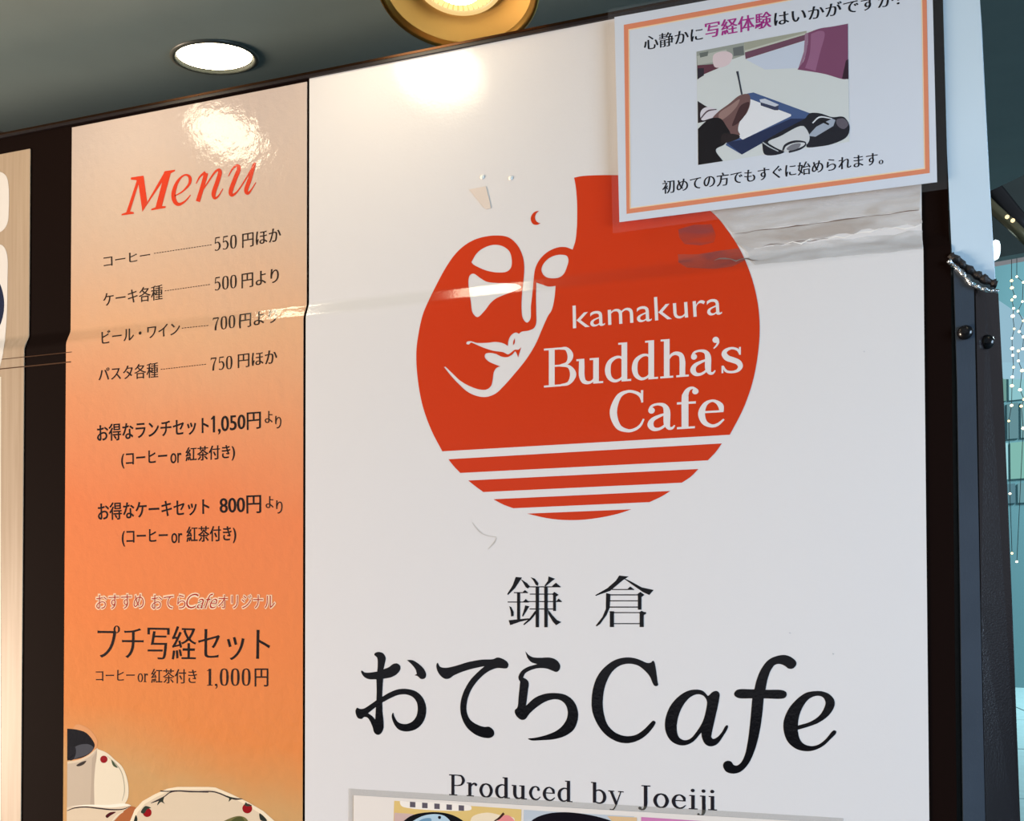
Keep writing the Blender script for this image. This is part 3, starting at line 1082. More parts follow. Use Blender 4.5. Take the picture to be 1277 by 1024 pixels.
# black lettering
TK, O1, O2, C3, C4 = crop(620, 700, 6.385), crop(430, 800, 6.385), crop(600, 800, 6.385), crop(720, 810, 6.385), crop(860, 810, 6.385)


def K(kind, *a):
    if kind == 'h':
        x0, x1, y, w = a
        return rib([(x0, y, w), (x1, y, w)], TK, False)
    if kind == 'v':
        x, y0, y1, w = a
        return rib([(x, y0, w), (x, y1, w)], TK, False)
    return flat(list(a), TK)


k1 = [K('p', (148, 125), (198, 130), (186, 148), (142, 215), (87, 269), (80, 262), (125, 190)), K('p', (186, 140), (238, 175), (260, 200), (246, 218), (228, 207), (204, 165)),
      K('h', 133, 245, 250, 8), K('p', (198, 250), (222, 229), (246, 250)), K('v', 171, 250, 474, 24), K('h', 84, 252, 325, 8), K('p', (203, 325), (228, 301), (254, 325)),
      K('p', (97, 357), (113, 366), (132, 405), (131, 436), (112, 441), (108, 400)), K('p', (224, 351), (256, 360), (206, 441), (199, 436), (218, 375)),
      K('p', (92, 470), (250, 454), (264, 462), (180, 483), (104, 509)), K('p', (267, 127), (300, 139), (329, 175), (325, 196), (309, 190), (290, 155)),
      K('p', (409, 121), (461, 140), (440, 155), (385, 201), (377, 195), (405, 155)), K('h', 240, 505, 204, 8), K('p', (428, 206), (468, 171), (508, 206)),
      K('h', 260, 460, 262, 8), K('p', (436, 264), (455, 244), (490, 268), (468, 282)), K('h', 240, 515, 321, 8), K('p', (468, 322), (490, 297), (516, 322)),
      K('h', 258, 465, 380, 8), K('v', 457, 255, 396, 22), K('v', 320, 204, 526, 26), K('v', 389, 204, 526, 26),
      K('p', (303, 395), (320, 402), (270, 466), (215, 509), (209, 502), (262, 450)), K('p', (404, 383), (440, 430), (475, 468), (511, 485), (470, 509), (443, 480), (408, 420))]
art('character', sign, [(black_ink, t) for t in k1])
k2 = [K('p', (972, 114), (1046, 122), (1000, 152), (900, 236), (786, 276), (781, 270), (880, 213), (945, 155)), K('p', (998, 130), (1060, 158), (1150, 208), (1246, 229), (1211, 269), (1160, 245), (1080, 190)),
      K('h', 915, 1090, 225, 8), K('p', (1033, 226), (1060, 201), (1092, 226)), K('h', 878, 1165, 268, 9), K('h', 893, 1132, 315, 8), K('h', 893, 1140, 365, 9),
      K('v', 1135, 255, 386, 28), K('p', (1118, 262), (1140, 244), (1172, 268), (1148, 287)), K('p', (868, 253), (902, 262), (896, 370), (870, 430), (820, 500), (792, 519), (786, 512), (838, 445), (866, 380)),
      K('h', 903, 1185, 409, 8), K('p', (1126, 411), (1150, 394), (1188, 416), (1164, 432)), K('v', 914, 398, 524, 32), K('v', 1151, 405, 524, 32), K('h', 928, 1140, 497, 8), K('p', (895, 398), (932, 404), (930, 415), (900, 420))]
art('character', sign, [(black_ink, t) for t in k2])
o_out = [(270, 84), (305, 95), (325, 130), (320, 170), (308, 222, 1), (350, 205), (385, 180), (415, 175), (441, 195), (441, 225), (415, 260), (370, 285), (306, 298, 1), (302, 350),
         (298, 441, 1), (360, 405), (430, 380), (500, 379), (570, 400), (622, 450), (647, 520), (642, 600), (610, 662), (560, 702), (490, 717), (430, 702), (390, 652), (374, 590), (385, 567),
         (396, 600), (425, 643), (475, 658), (530, 643), (568, 600), (581, 540), (572, 482), (540, 442), (490, 423), (430, 426), (370, 449), (299, 487, 1), (301, 560), (309, 640), (306, 700), (282, 738),
         (258, 743), (235, 725), (221, 680), (200, 632), (180, 607), (155, 602), (135, 617), (108, 612), (89, 580), (87, 545), (98, 529), (120, 537), (150, 535), (200, 505), (252, 469, 1), (254, 390),
         (252, 302, 1), (190, 300), (152, 280), (130, 240), (134, 232), (160, 247), (200, 248), (258, 240, 1), (262, 200), (258, 130), (235, 106), (245, 90)]
art('character', sign, [(black_ink, poly_holes(o_out, [[(248, 522, 1), (185, 572, 1), (215, 592), (243, 622, 1)]], O1)),
                        (black_ink, poly([(494, 148, 1), (540, 150), (590, 180), (630, 220), (648, 265), (637, 294), (607, 299), (580, 276), (557, 270, 1), (574, 258, 1), (565, 225), (535, 185)], O1))])
art('character', sign, [(black_ink, poly([(740, 170), (757, 200), (800, 210), (880, 195), (980, 165), (1090, 145), (1180, 141), (1217, 128), (1260, 140), (1295, 165), (1303, 190), (1290, 213), (1210, 213), (1140, 241),
                                          (1070, 300), (1010, 380), (976, 470), (971, 560), (1000, 625), (1060, 665), (1110, 680), (1150, 680), (1185, 710), (1188, 745), (1160, 767), (1110, 767), (1040, 742), (970, 682),
                                          (930, 600), (920, 510), (943, 410), (998, 310), (1060, 244), (1112, 198, 1), (1040, 212), (950, 237), (870, 270), (830, 296), (800, 298), (765, 276), (735, 227), (730, 185)], O1))])
art('character', sign, [(black_ink, poly([(352, 78, 1), (375, 105), (410, 125), (470, 130), (550, 129), (602, 150), (629, 190), (624, 225), (600, 243), (570, 234), (520, 216), (450, 214), (390, 231), (350, 256), (335, 287, 1),
                                          (365, 305), (379, 330), (372, 400), (358, 512, 1), (430, 448), (510, 417), (590, 411), (670, 425), (732, 470), (767, 540), (770, 620), (737, 702), (670, 752), (580, 779), (480, 787), (400, 788),
                                          (373, 775), (430, 767), (520, 745), (600, 711), (650, 669), (684, 610), (689, 550), (670, 500), (630, 468), (580, 461), (510, 481), (440, 526), (385, 576), (350, 620), (320, 624), (280, 592),
                                          (268, 550), (289, 525), (299, 440), (309, 340), (310, 320), (299, 300), (299, 275), (323, 235), (370, 204), (447, 181, 1), (400, 165), (370, 130)], O2))])
art('character', sign, [(black_ink, poly([(602, 89, 1), (613, 100), (640, 262), (644, 282), (628, 293), (610, 285), (575, 212), (530, 162), (480, 127), (410, 114), (340, 129), (280, 175), (236, 250), (210, 340), (203, 440), (213, 520),
                                          (240, 598), (290, 653), (350, 683), (410, 690), (470, 678), (530, 638), (580, 588), (605, 567), (623, 580), (615, 602), (560, 672), (500, 717), (430, 743), (370, 746), (300, 727), (218, 672), (153, 582),
                                          (119, 490), (114, 400), (128, 300), (163, 210), (220, 139), (300, 84), (380, 64), (450, 68), (510, 88), (555, 107), (585, 104)], C3))])
art('character', sign, [(black_ink, poly_holes([(1040, 372, 1), (1000, 331), (940, 319), (870, 334), (790, 389), (730, 470), (699, 570), (703, 650), (740, 722), (800, 759), (860, 763), (920, 736), (987, 662, 1), (995, 710), (1020, 755), (1060, 772), (1110, 756),
                                                (1160, 692), (1200, 617), (1195, 603), (1180, 610), (1150, 660), (1112, 700), (1082, 712), (1068, 700), (1070, 670), (1130, 392), (1131, 350), (1110, 331), (1080, 337), (1056, 358)],
                                               [[(960, 357), (900, 380), (840, 450), (800, 550), (792, 640), (810, 700), (850, 722), (900, 710), (960, 640), (1000, 570), (1025, 480), (1031, 410), (1005, 370)]], C3))])
art('character', sign, [(black_ink, poly([(740, 44), (800, 57), (846, 95), (849, 120), (826, 150), (790, 153), (760, 132), (720, 116), (680, 123), (647, 165), (620, 240), (604, 321, 1), (745, 326), (771, 345), (771, 370), (750, 389), (590, 390, 1),
                                          (578, 520), (552, 680), (512, 820), (460, 922), (400, 977), (340, 989), (290, 972), (267, 930), (275, 900), (300, 887), (330, 893), (352, 920), (377, 924), (410, 900), (440, 840), (462, 740), (480, 600), (499, 390, 1),
                                          (385, 386), (357, 365), (357, 345), (380, 321), (515, 318, 1), (538, 230), (580, 140), (640, 75)], C4))])
art('character', sign, [(black_ink, poly_holes([(1010, 331), (930, 344), (850, 400), (785, 480), (750, 570), (750, 650), (780, 732), (840, 787), (910, 809), (980, 806), (1060, 771), (1120, 716), (1166, 667), (1166, 650), (1150, 644), (1135, 653), (1080, 718),
                                                (1020, 760), (960, 769), (905, 749), (875, 708), (860, 640, 1), (940, 617), (1030, 582), (1110, 522), (1153, 450), (1150, 400), (1110, 355), (1060, 335)],
                                               [[(862, 606, 1), (870, 540), (900, 460), (950, 395), (1010, 370), (1060, 380), (1082, 420), (1070, 470), (1030, 530), (960, 576)]], C4))])
small_ink = film((34, 30, 36), 0.14, 0.42)
for t in (serif_run('Produced', (559.0, 991.6), (714.3, 1000.6), 26.0, 26.5, 4), serif_run('by', (736.5, 1001.6), (777.8, 1004.2), 26.5, 26.0, 1), serif_run('Joeiji', (795.5, 1006.0), (894.4, 1011.0), 27, 27, 4)):
    art('caption_word', sign, [(small_ink, t)])

# small marks, dents and scraps on the white sheet
scrap_m = film((222, 208, 196), 0.3, 0.2)
xa, za = on_sign(597, 248)
sc = [(585, 236.5), (606, 232.5), (611, 252), (612.5, 260), (607, 261), (603, 258.5)]
V0 = [on_sign(*p) for p in sc]
v, f = prism([(x, base(z) - 0.0007, z) for x, z in V0], [(x, base(z) - 0.0002, z) for x, z in V0])
tag(obj('paper_scrap', v, f, scrap_m, origin=(xa, 0, za)), 'small cream triangular paper scrap stuck above the red logo', 'scrap')
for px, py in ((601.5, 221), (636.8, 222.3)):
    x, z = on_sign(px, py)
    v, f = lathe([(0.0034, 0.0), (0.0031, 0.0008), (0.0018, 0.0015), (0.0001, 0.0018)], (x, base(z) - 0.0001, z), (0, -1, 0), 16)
    o = obj('rivet', v, f, paint('rivet_metal', (246, 244, 236), 0.16), parent=sign, smooth=True)  # white domes put in for bright glints on raised dots
for (a, b_) in (((595, 203), (584, 205.5)), ((682, 185), (678, 186.5)), ((590, 652), (609, 665)), ((620, 672), (612, 684))):
    pass
scr = art('scratches', sign, [(film((196, 190, 182), 0.3, 0.2), rib([(589, 652, .6), (598, 663, 1.0), (606, 667.5, .8), (619, 670, .8)])),
                      (film((196, 190, 182), 0.3, 0.2), rib([(619, 671, .8), (616, 677, 1.6), (608.5, 685, .5)])),
                      (film((180, 182, 186), 0.3, 0.2), rib([(1038, 815.2, 1.6), (1040, 815.8, 1.6)], smooth=False)),
                      (film((190, 190, 194), 0.3, 0.2), rib([(1077, 438, 1.2), (1078.4, 439, 1.2)], smooth=False)),
                      (film((190, 190, 194), 0.3, 0.2), rib([(984, 789, 1.2), (986, 790, 1.2)], smooth=False))])
tag(scr, kind='stuff')

# ------------------------------------------------------------------ torn tape residue
def tape_mat(name, ca_, cb_, amin, amax, scale):
    m, nt, b = new_mat(name)
    g = N(nt, 'ShaderNodeNewGeometry')
    mp = N(nt, 'ShaderNodeMapping')
    mp.inputs['Scale'].default_value = (1.0, 1.0, 3.4)
    mp.inputs['Rotation'].default_value = (0, -0.03, 0)
    nt.links.new(g.outputs['Position'], mp.inputs['Vector'])
    t = N(nt, 'ShaderNodeTexNoise')
    t.inputs['Scale'].default_value = scale
    t.inputs['Detail'].default_value = 7
    t.inputs['Distortion'].default_value = 0.6
    nt.links.new(mp.outputs[0], t.inputs['Vector'])
    cr = N(nt, 'ShaderNodeValToRGB')
    cr.color_ramp.elements[0].position = 0.36
    cr.color_ramp.elements[0].color = lin(ca_)
    cr.color_ramp.elements[1].position = 0.62
    cr.color_ramp.elements[1].color = lin(cb_)
    nt.links.new(t.outputs['Fac'], cr.inputs[0])
    nt.links.new(cr.outputs[0], b.inputs['Base Color'])
    mr = N(nt, 'ShaderNodeMapRange')
    mr.inputs['From Min'].default_value = 0.3
    mr.inputs['From Max'].default_value = 0.7
    mr.inputs['To Min'].default_value = amax
    mr.inputs['To Max'].default_value = amin
    nt.links.new(t.outputs['Fac'], mr.inputs['Value'])
    nt.links.new(mr.outputs[0], b.inputs['Alpha'])
    b.inputs['Roughness'].default_value = 0.6
    return m


T5 = crop(820, 220, 3.547)


def jag(a, b, n, amp):
    out = []
    for i in range(n + 1):
        t = i / n
        out.append((a[0] + (b[0] - a[0]) * t, a[1] + (b[1] - a[1]) * t + (random.uniform(-amp, amp) if 0 < i < n else 0)))
    return out


def tape(name, loop_, mat, label, off):
    pts = [T5(p) for p in loop_]
    x, z = on_sign(*pts[0])
    e = empty('tmp', (x, 0, z))
    o = art(name, e, [(mat, flat(pts))], off=off)
    o.parent = None
    o.location = (x, 0, z)
    bpy.data.objects.remove(e)
    tag(o, label, 'tape', 'tape residue under the notice card')


# upper pale strip, middle dirty strip, lower whitish strip, two greyish smears over the red
tape('tape_residue', [(235, 150)] + jag((1168, 20), (1160, 148), 3, 3) + jag((1160, 150), (330, 250), 16, 2.5), tape_mat('tape_pale', (198, 190, 182), (216, 216, 216), .3, .7, 16),
     'pale upper strip of tape residue directly under the notice card', 0.0004)
tape('tape_residue', jag((1160, 150), (330, 252), 16, 2.5)[0:17] + jag((345, 290), (400, 335), 3, 4) + jag((430, 318), (1172, 205), 22, 11), tape_mat('tape_dirty', (182, 172, 164), (216, 213, 210), .4, .9, 14),
     'dirty grey torn middle strip of tape residue below the notice card', 0.00042)
tape('tape_residue', [(372, 300)] + jag((430, 322), (1172, 240), 12, 8) + jag((1172, 323), (500, 384), 14, 3) + [(430, 392), (405, 360)], tape_mat('tape_white', (196, 190, 186), (222, 222, 222), .3, .8, 18),
     'whitish lower strip of tape residue ending at the sheet edge', 0.00044)
tape('tape_residue', [(92, 235), (160, 215), (238, 212), (258, 260), (250, 292), (190, 306), (120, 300), (96, 270)], tape_mat('tape_smear', (140, 80, 84), (170, 84, 66), .2, .5, 20),
     'upper small reddish smear of glue over the right shoulder of the logo', 0.00046)
tape('tape_residue', [(90, 345), (180, 345), (270, 330), (360, 318), (386, 372), (330, 400), (250, 410), (130, 404), (92, 380)], tape_mat('tape_smear_b', (118, 70, 76), (176, 96, 80), .3, .7, 18),
     'lower longer greyish smear of glue over the right shoulder of the logo', 0.00048)
e = empty('tmp', (0, 0, 1.9))
o = art('tape_edge', e, [(film((112, 92, 80), .5, .2), rib([T5(p) + (w,) for p, w in zip(jag((345, 254), (1155, 150), 18, 2.5), [.3, .7, .5, 1.0, .4, .8, 1.6, .6, .4, .7, 1.4, 1.3, .9, .3, .6, .5, .9, 1.2, .6])], smooth=False)),
                         (film((124, 110, 104), .5, .2), rib([T5(p) + (w,) for p, w in zip(jag((470, 308), (760, 275), 10, 4), [.3, 1.2, .8, .2, .9, 1.6, .8, .6, 1.3, .5, .2])], smooth=False)),
                         (film((124, 110, 104), .5, .2), rib([T5(p) + (w,) for p, w in zip(jag((250, 372), (445, 372), 8, 9), [.3, 1.4, 2.0, 1.0, 1.9, .9, 1.6, 1.2, .2])], smooth=False)),
                         (film((240, 236, 230), .5, .2), rib([T5(p) + (w,) for p, w in zip(jag((560, 300), (1170, 215), 16, 9), [.2, 1.2, 1.8, 1.0, .2, .8, 2.0, 1.2, .4, 1.3, 1.9, .8, .3, 1.2, 2.2, 1.2, .2])], smooth=False))], off=0.0005)
o.parent = None
o.location = (0, 0, 1.9)
bpy.data.objects.remove(e)
tag(o, 'thin torn edges and dark grime lines across the tape residue', 'tape', kind='stuff')

# ------------------------------------------------------------------ laminated notice card
YC = -0.0125
card_loop = [(766.2, 21.4), (1162.0, -50), (1168.7, 227.0), (772.4, 277.0)]
film_loop = [(758, 12), (1176, -66), (1181.5, 235.5), (764, 291)]
card_mat = film((212, 220, 232), 0.2, 0.2)
fp = [at_y(px, py, YC) for px, py in film_loop]
cp = [at_y(px, py, YC) for px, py in card_loop]
d1 = Vector((0, 0.0006, 0))
v, f = prism(cp, [p + d1 for p in cp])
card = obj('notice_card', v, f, card_mat, origin=tuple(cp[3]))
tag(card, 'laminated white notice card with orange border pinned over the top right corner', 'notice')
mm, nt, b = new_mat('clear_film')
b.inputs['Base Color'].default_value = (0.8, 0.83, 0.86, 1)
b.inputs['Roughness'].default_value = 0.08
b.inputs['Specular IOR Level'].default_value = 0.2
b.inputs['Alpha'].default_value = 0.018
clear = mm
# frame-shaped clear margin around the card
ring = []
n4 = 4
VV = fp + cp
FF = [(i, (i + 1) % 4, 4 + (i + 1) % 4, 4 + i) for i in range(4)]
obj('film_margin', [p + Vector((0, 0.0002, 0)) for p in VV] + [p + Vector((0, 0.0005, 0)) for p in VV],
    FF + [tuple(8 + i for i in reversed(q)) for q in FF], clear, parent=card)
org_b = film((222, 138, 104), 0.2, 0.2)


def card_line(o4, i4, mat):
    V = list(o4) + list(i4)
    return [(mat, (V, [(i, (i + 1) % 4, 4 + (i + 1) % 4, 4 + i) for i in range(4)]))]


bo = [(778.0, 31.0), (1155.0, -37.0), (1159.4, 215.8), (781.4, 266.8)]
bi = [(783.6, 36.6), (1149.6, -30.5), (1153.6, 210.8), (785.4, 260.6)]
bi2 = [(784.9, 37.8), (1148.4, -29.2), (1152.4, 209.4), (786.7, 259.2)]
art('border', card, card_line(bo, bi, org_b) + card_line(bi, bi2, film((240, 214, 176), 0.2, 0.2)), off=0.00015, flat_y=YC)
T4 = crop(740, 0, 2.378)
card_ink, purple = film((24, 22, 32), .2, .2), film((164, 48, 138), .2, .2)
MC = dict(dx=0.022, dy=-0.004)
art('lettering', card, [(card_ink, type_in('心静かに', (148, 108), (325, 78), (325, 120), (150, 150), T=T4, **MC)),
                        (purple, type_in('写経体験', (330, 68), (528, 32), (529, 80), (332, 115), T=T4, dx=.03, dy=.004)),
                        (card_ink, type_in('はいかがですか？', (535, 36), (918, -27), (916, 13), (536, 78), T=T4, **MC))], off=0.00015, flat_y=YC)
art('lettering', card, [(card_ink, type_in('初めての方でもすぐに始められます。', (203, 536), (860, 448), (860, 487), (205, 576), T=T4, **MC))], off=0.00015, flat_y=YC)
P8 = crop(850, 20, 5.39)
G = lambda c: film(c, .2, .2)
ph = [(G((208, 216, 218)), flat([(100, 240), (1118, 52), (1128, 845), (112, 1002)], P8)),
      (G((150, 158, 152)), flat([(100, 240), (420, 178), (425, 262), (230, 330), (105, 428)], P8)),
      (G((178, 184, 178)), flat([(104, 270), (300, 225), (330, 290), (110, 330)], P8)),
      (G((104, 112, 110)), flat([(120, 250), (180, 238), (175, 268), (125, 280)], P8)),
      (G((104, 110, 112)), flat([(345, 215), (415, 200), (420, 262), (350, 270)], P8)),
      (G((160, 164, 150)), flat([(420, 178), (840, 100), (840, 122), (425, 246)], P8)),
      (G((190, 196, 186)), flat([(424, 232), (838, 112), (838, 122), (425, 246)], P8)),
      (G((110, 74, 94)), flat([(425, 245), (835, 124), (830, 164), (430, 290)], P8)),
      (G((96, 56, 70)), flat([(105, 332), (235, 322), (250, 350), (150, 392), (108, 428)], P8)),
      (G((48, 42, 54)), flat([(106, 352), (150, 350), (150, 400), (108, 424)], P8)),
      (G((216, 200, 206)), poly([(215, 262), (300, 238), (342, 262), (322, 320), (270, 345), (222, 342)], P8)),
      (G((196, 208, 226)), flat([(430, 292), (830, 166), (800, 350), (560, 360)], P8)),
      (G((150, 116, 142)), flat([(830, 118), (852, 112), (842, 250), (800, 345), (785, 350), (822, 240)], P8)),
      (G((124, 74, 106)), poly([(852, 112, 1), (930, 84), (1010, 72), (1118, 52, 1), (1120, 422, 1), (1090, 426), (960, 390), (778, 360, 1), (822, 300), (846, 200)], P8)),
      (G((148, 100, 134)), poly([(870, 120, 1), (930, 100), (960, 110), (930, 250), (900, 370, 1), (830, 350, 1), (860, 260)], P8)),
      (G((56, 34, 50)), flat([(1104, 300), (1121, 290), (1122, 425), (1078, 422)], P8)),
      (G((70, 92, 138)), poly([(440, 522, 1), (482, 514, 1), (866, 655, 1), (830, 692, 1), (405, 932, 1), (296, 868, 1), (330, 800)], P8)),
      (G((40, 50, 84)), flat([(300, 850), (405, 832), (735, 690), (830, 690), (405, 932)], P8)),
      (G((226, 230, 236)), flat([(465, 560), (736, 662), (735, 674), (410, 832), (372, 806), (300, 740), (390, 600)], P8)),
      (G((196, 204, 218)), flat([(524, 562), (560, 556), (652, 596), (650, 612), (628, 610), (530, 580)], P8)),
      (G((60, 66, 92)), flat([(530, 580), (628, 610), (652, 600), (650, 634), (625, 634), (532, 602)], P8)),
      (G((58, 62, 74)), rib([(374, 372, 16), (386, 430, 12), (405, 528, 12)], P8)),
      (G((44, 34, 40)), flat([(108, 572), (160, 605), (240, 640), (200, 700), (110, 720)], P8)),
      (G((212, 210, 220)), poly([(130, 640), (170, 612), (236, 632), (262, 660), (190, 690), (135, 700)], P8)),
      (G((84, 66, 78)), rib([(128, 690, 8), (175, 640, 10), (235, 628, 6)], P8)),
      (G((112, 84, 84)), poly([(452, 528), (462, 580), (440, 650), (392, 710), (380, 770), (392, 800), (340, 812), (280, 790), (205, 700), (240, 650), (320, 590), (395, 532)], P8)),
      (G((150, 122, 118)), poly([(250, 660), (330, 600), (390, 560), (370, 610), (300, 680), (260, 700)], P8)),
      (G((70, 46, 50)), poly([(400, 600), (455, 580), (430, 660), (380, 720), (340, 740), (360, 680)], P8)),
      (G((26, 22, 28)), poly([(110, 760, 1), (150, 720), (200, 688), (262, 690), (300, 740), (330, 800), (290, 862), (230, 900), (278, 976, 1), (112, 1002, 1)], P8)),
      (G((42, 34, 38)), poly([(270, 800), (380, 800), (392, 815), (330, 845), (270, 850)], P8)),
      (G((36, 36, 46)), poly([(540, 850, 1), (660, 780), (830, 690, 1), (862, 655), (930, 655), (1010, 680), (1090, 680), (1128, 740), (1112, 810), (1010, 862), (880, 884, 1), (840, 880), (850, 820), (820, 740), (660, 810), (580, 850), (690, 915), (560, 932)], P8)),
      (G((160, 172, 190)), flat([(905, 745), (1012, 690), (1034, 700), (1020, 740), (900, 812), (850, 806)], P8)),
      (G((216, 224, 232)), rib([(880, 720, 8), (930, 680, 10), (1010, 690, 6)], P8)),
      (G((24, 22, 28)), rib([(930, 700, 14), (990, 730, 12)], P8, False)),
      (G((96, 92, 104)), poly([(1040, 700), (1090, 690), (1120, 730), (1090, 760), (1050, 740)], P8)),
      (G((206, 212, 218)), poly([(690, 800), (820, 745), (860, 812), (845, 860), (760, 905), (700, 912), (590, 850)], P8)),
      (G((44, 44, 54)), rib([(680, 905, 12), (700, 868, 16), (760, 845, 16), (825, 848, 10), (830, 870, 10), (790, 895, 14), (720, 915, 14)], P8)),
      (G((120, 122, 132)), poly([(705, 895), (740, 865), (800, 858), (790, 885), (730, 905)], P8)),
      (G((180, 190, 196)), rib([(545, 850, 8), (590, 880, 8), (650, 910, 6)], P8)),
      ]
art('photo_print', card, ph, off=0.00015, flat_y=YC)
# four pins hold the card off the board
for px, py in ((790, 30), (1150, 208)):
    p = at_y(px, py, YC)
    v, f = lathe([(0.0016, 0.0), (0.0016, 0.0085)], (p.x, YC + 0.0006, p.z), (0, 1, 0), 10)
    obj('spacer', v, f, black_mat, parent=card)

# ------------------------------------------------------------------ laminated picture strip at the bottom of the sign
YS = base(1.2) - 0.0012
card2 = [(441, 991.8), (1046, 1027), (1046, 1110), (440.5, 1080)]
film2 = [(434.5, 983.6), (1052, 1020.5), (1052, 1120), (434, 1090)]
cp = [at_y(*p, YS) for p in card2]
fp = [at_y(*p, YS) for p in film2]
v, f = prism(cp, [p + Vector((0, .0006, 0)) for p in cp])
strip = obj('picture_strip', v, f, film((232, 224, 216), .2, .2), origin=tuple(cp[3]))
tag(strip, 'laminated strip of small colour pictures below the black caption', 'poster')
VV = fp + cp
fm2 = new_mat('grey_film')
fm2[2].inputs['Base Color'].default_value = lin((150, 145, 130))
fm2[2].inputs['Roughness'].default_value = 0.15
fm2[2].inputs['Alpha'].default_value = 0.13
obj('film_margin', [p + Vector((0, 0.0002, 0)) for p in VV] + [p + Vector((0, 0.0004, 0)) for p in VV],
    FF + [tuple(8 + i for i in reversed(q)) for q in FF], fm2[0], parent=strip)
Q6 = crop(380, 960, 3.36)
ps = [(G((224, 192, 120)), flat([(375, 130), (908, 166), (906, 260), (372, 240)], Q6)),
      (G((206, 176, 168)), poly([(376, 180, 1), (470, 190), (520, 216), (500, 240), (374, 236, 1)], Q6)),
      (G((244, 236, 226)), poly([(400, 132), (430, 134), (695, 152), (698, 166), (670, 172), (430, 160), (404, 150)], Q6))]
for i in range(5):
    x = 441 + i * 51
    y = 134 + i * 3.6
    ps.append((G((96, 88, 98)), flat([(x, y), (x + 23, y + 1.6), (x + 23, y + 24), (x, y + 23)], Q6)))
ps += [(G((14, 12, 18)), poly([(400, 240), (440, 196), (520, 178), (600, 184), (650, 205), (690, 240)], Q6)),
       (G((178, 204, 220)), poly([(430, 240), (480, 200), (540, 186), (590, 196), (620, 240)], Q6)),
       (G((110, 150, 180)), poly([(455, 240), (490, 208), (530, 205), (520, 240)], Q6)),
       (G((24, 24, 40)), disc(*Q6((565, 200)), 2)),
       (G((238, 220, 190)), poly([(700, 200), (760, 180), (820, 190), (880, 205), (860, 240), (700, 240)], Q6)),
       (G((230, 140, 140)), poly([(800, 240), (820, 200), (850, 190), (880, 215), (884, 240)], Q6)),
       (G((70, 40, 34)), rib([(795, 215, 5), (815, 203, 9), (835, 182, 10)], Q6)),
       (G((190, 198, 206)), flat([(918, 168), (1278, 190), (1380, 196), (1380, 280), (916, 262)], Q6)),
       (G((16, 8, 18)), poly([(925, 250, 1), (955, 210), (1010, 186), (1080, 178), (1160, 184), (1240, 200), (1310, 225), (1370, 262, 1)], Q6)),
       (G((222, 186, 140)), flat([(1268, 194), (1392, 200), (1392, 280), (1330, 262)], Q6)),
       (G((208, 128, 178)), flat([(1410, 198), (1980, 236), (1980, 300), (1410, 280)], Q6)),
       (G((96, 60, 90)), poly([(1450, 260), (1500, 226), (1570, 216), (1640, 236), (1680, 270)], Q6))]
art('picture', strip, ps, off=0.00015, flat_y=YS)

# ------------------------------------------------------------------ neighbouring sign on the left
def wood_mat():
    m, nt, b = new_mat('pale_wood_print')
    g = N(nt, 'ShaderNodeNewGeometry')
    mp = N(nt, 'ShaderNodeMapping')
    mp.inputs['Scale'].default_value = (160, 160, 5)
    nt.links.new(g.outputs['Position'], mp.inputs['Vector'])
    t = N(nt, 'ShaderNodeTexNoise')
    t.inputs['Scale'].default_value = 1
    t.inputs['Detail'].default_value = 6
    nt.links.new(mp.outputs[0], t.inputs['Vector'])
    cr = N(nt, 'ShaderNodeValToRGB')
    cr.color_ramp.elements[0].color = lin((166, 140, 112))
    cr.color_ramp.elements[1].color = lin((202, 180, 154))
    nt.links.new(t.outputs['Fac'], cr.inputs[0])
    nt.links.new(cr.outputs[0], b.inputs['Base Color'])
    b.inputs['Roughness'].default_value = 0.35
    return m


XL1 = on_sign(37, 250)[0]
zt = on_sign(37, 185.5)[1]
sv, sf = sheet_mesh(-1.75, XL1, 0.92, zt, 0.0, 0.0014)
left = obj('neighbour_sign', sv, sf, wood_mat(), origin=((-1.75 + XL1) / 2, 0, .92))
for p in left.data.polygons:
    p.use_smooth = abs(p.normal.y) > 0.9
tag(left, 'pale wood grained sign with white rounded panels at the far left edge', 'sign')
wpanel, navy = film((236, 230, 222), .25, .2), film((24, 32, 62), .25, .2)
pan = [(-150, 250, 1), (-100, 232), (-10, 214), (2, 215), (8, 220), (10.8, 232), (11, 262), (9.5, 278), (4, 287), (-4, 291), (-100, 305), (-150, 312, 1)]
pan2 = [(-150, 340, 1), (-60, 316), (0, 305), (5, 308), (9, 318), (9.5, 350), (8.2, 400), (4, 440), (0, 458), (-3, 480), (-4, 1000), (-6, 1030, 1), (-150, 1030, 1)]
art('panel_print', left, [(wpanel, poly(pan)), (wpanel, poly(pan2)), (navy, disc(-52, 380, 57.5, 62, 48)), (wpanel, disc(-52, 380, 46, 50, 48)),
                          (film((236, 226, 206), .25, .2), flat([(-4, 470), (1.6, 470), (1.2, 1030), (-4, 1030)]))])

# ------------------------------------------------------------------ corner post and steel angle on the right
def slab(pix, y, back, name, mat, parent, bevel=None):
    a = [at_y(px, py, yy) for (px, py), yy in zip(pix, y if isinstance(y, (list, tuple)) else [y] * len(pix))]
    v, f = prism(a, [p + Vector(back) for p in a])
    return obj(name, v, f, mat, parent=parent)


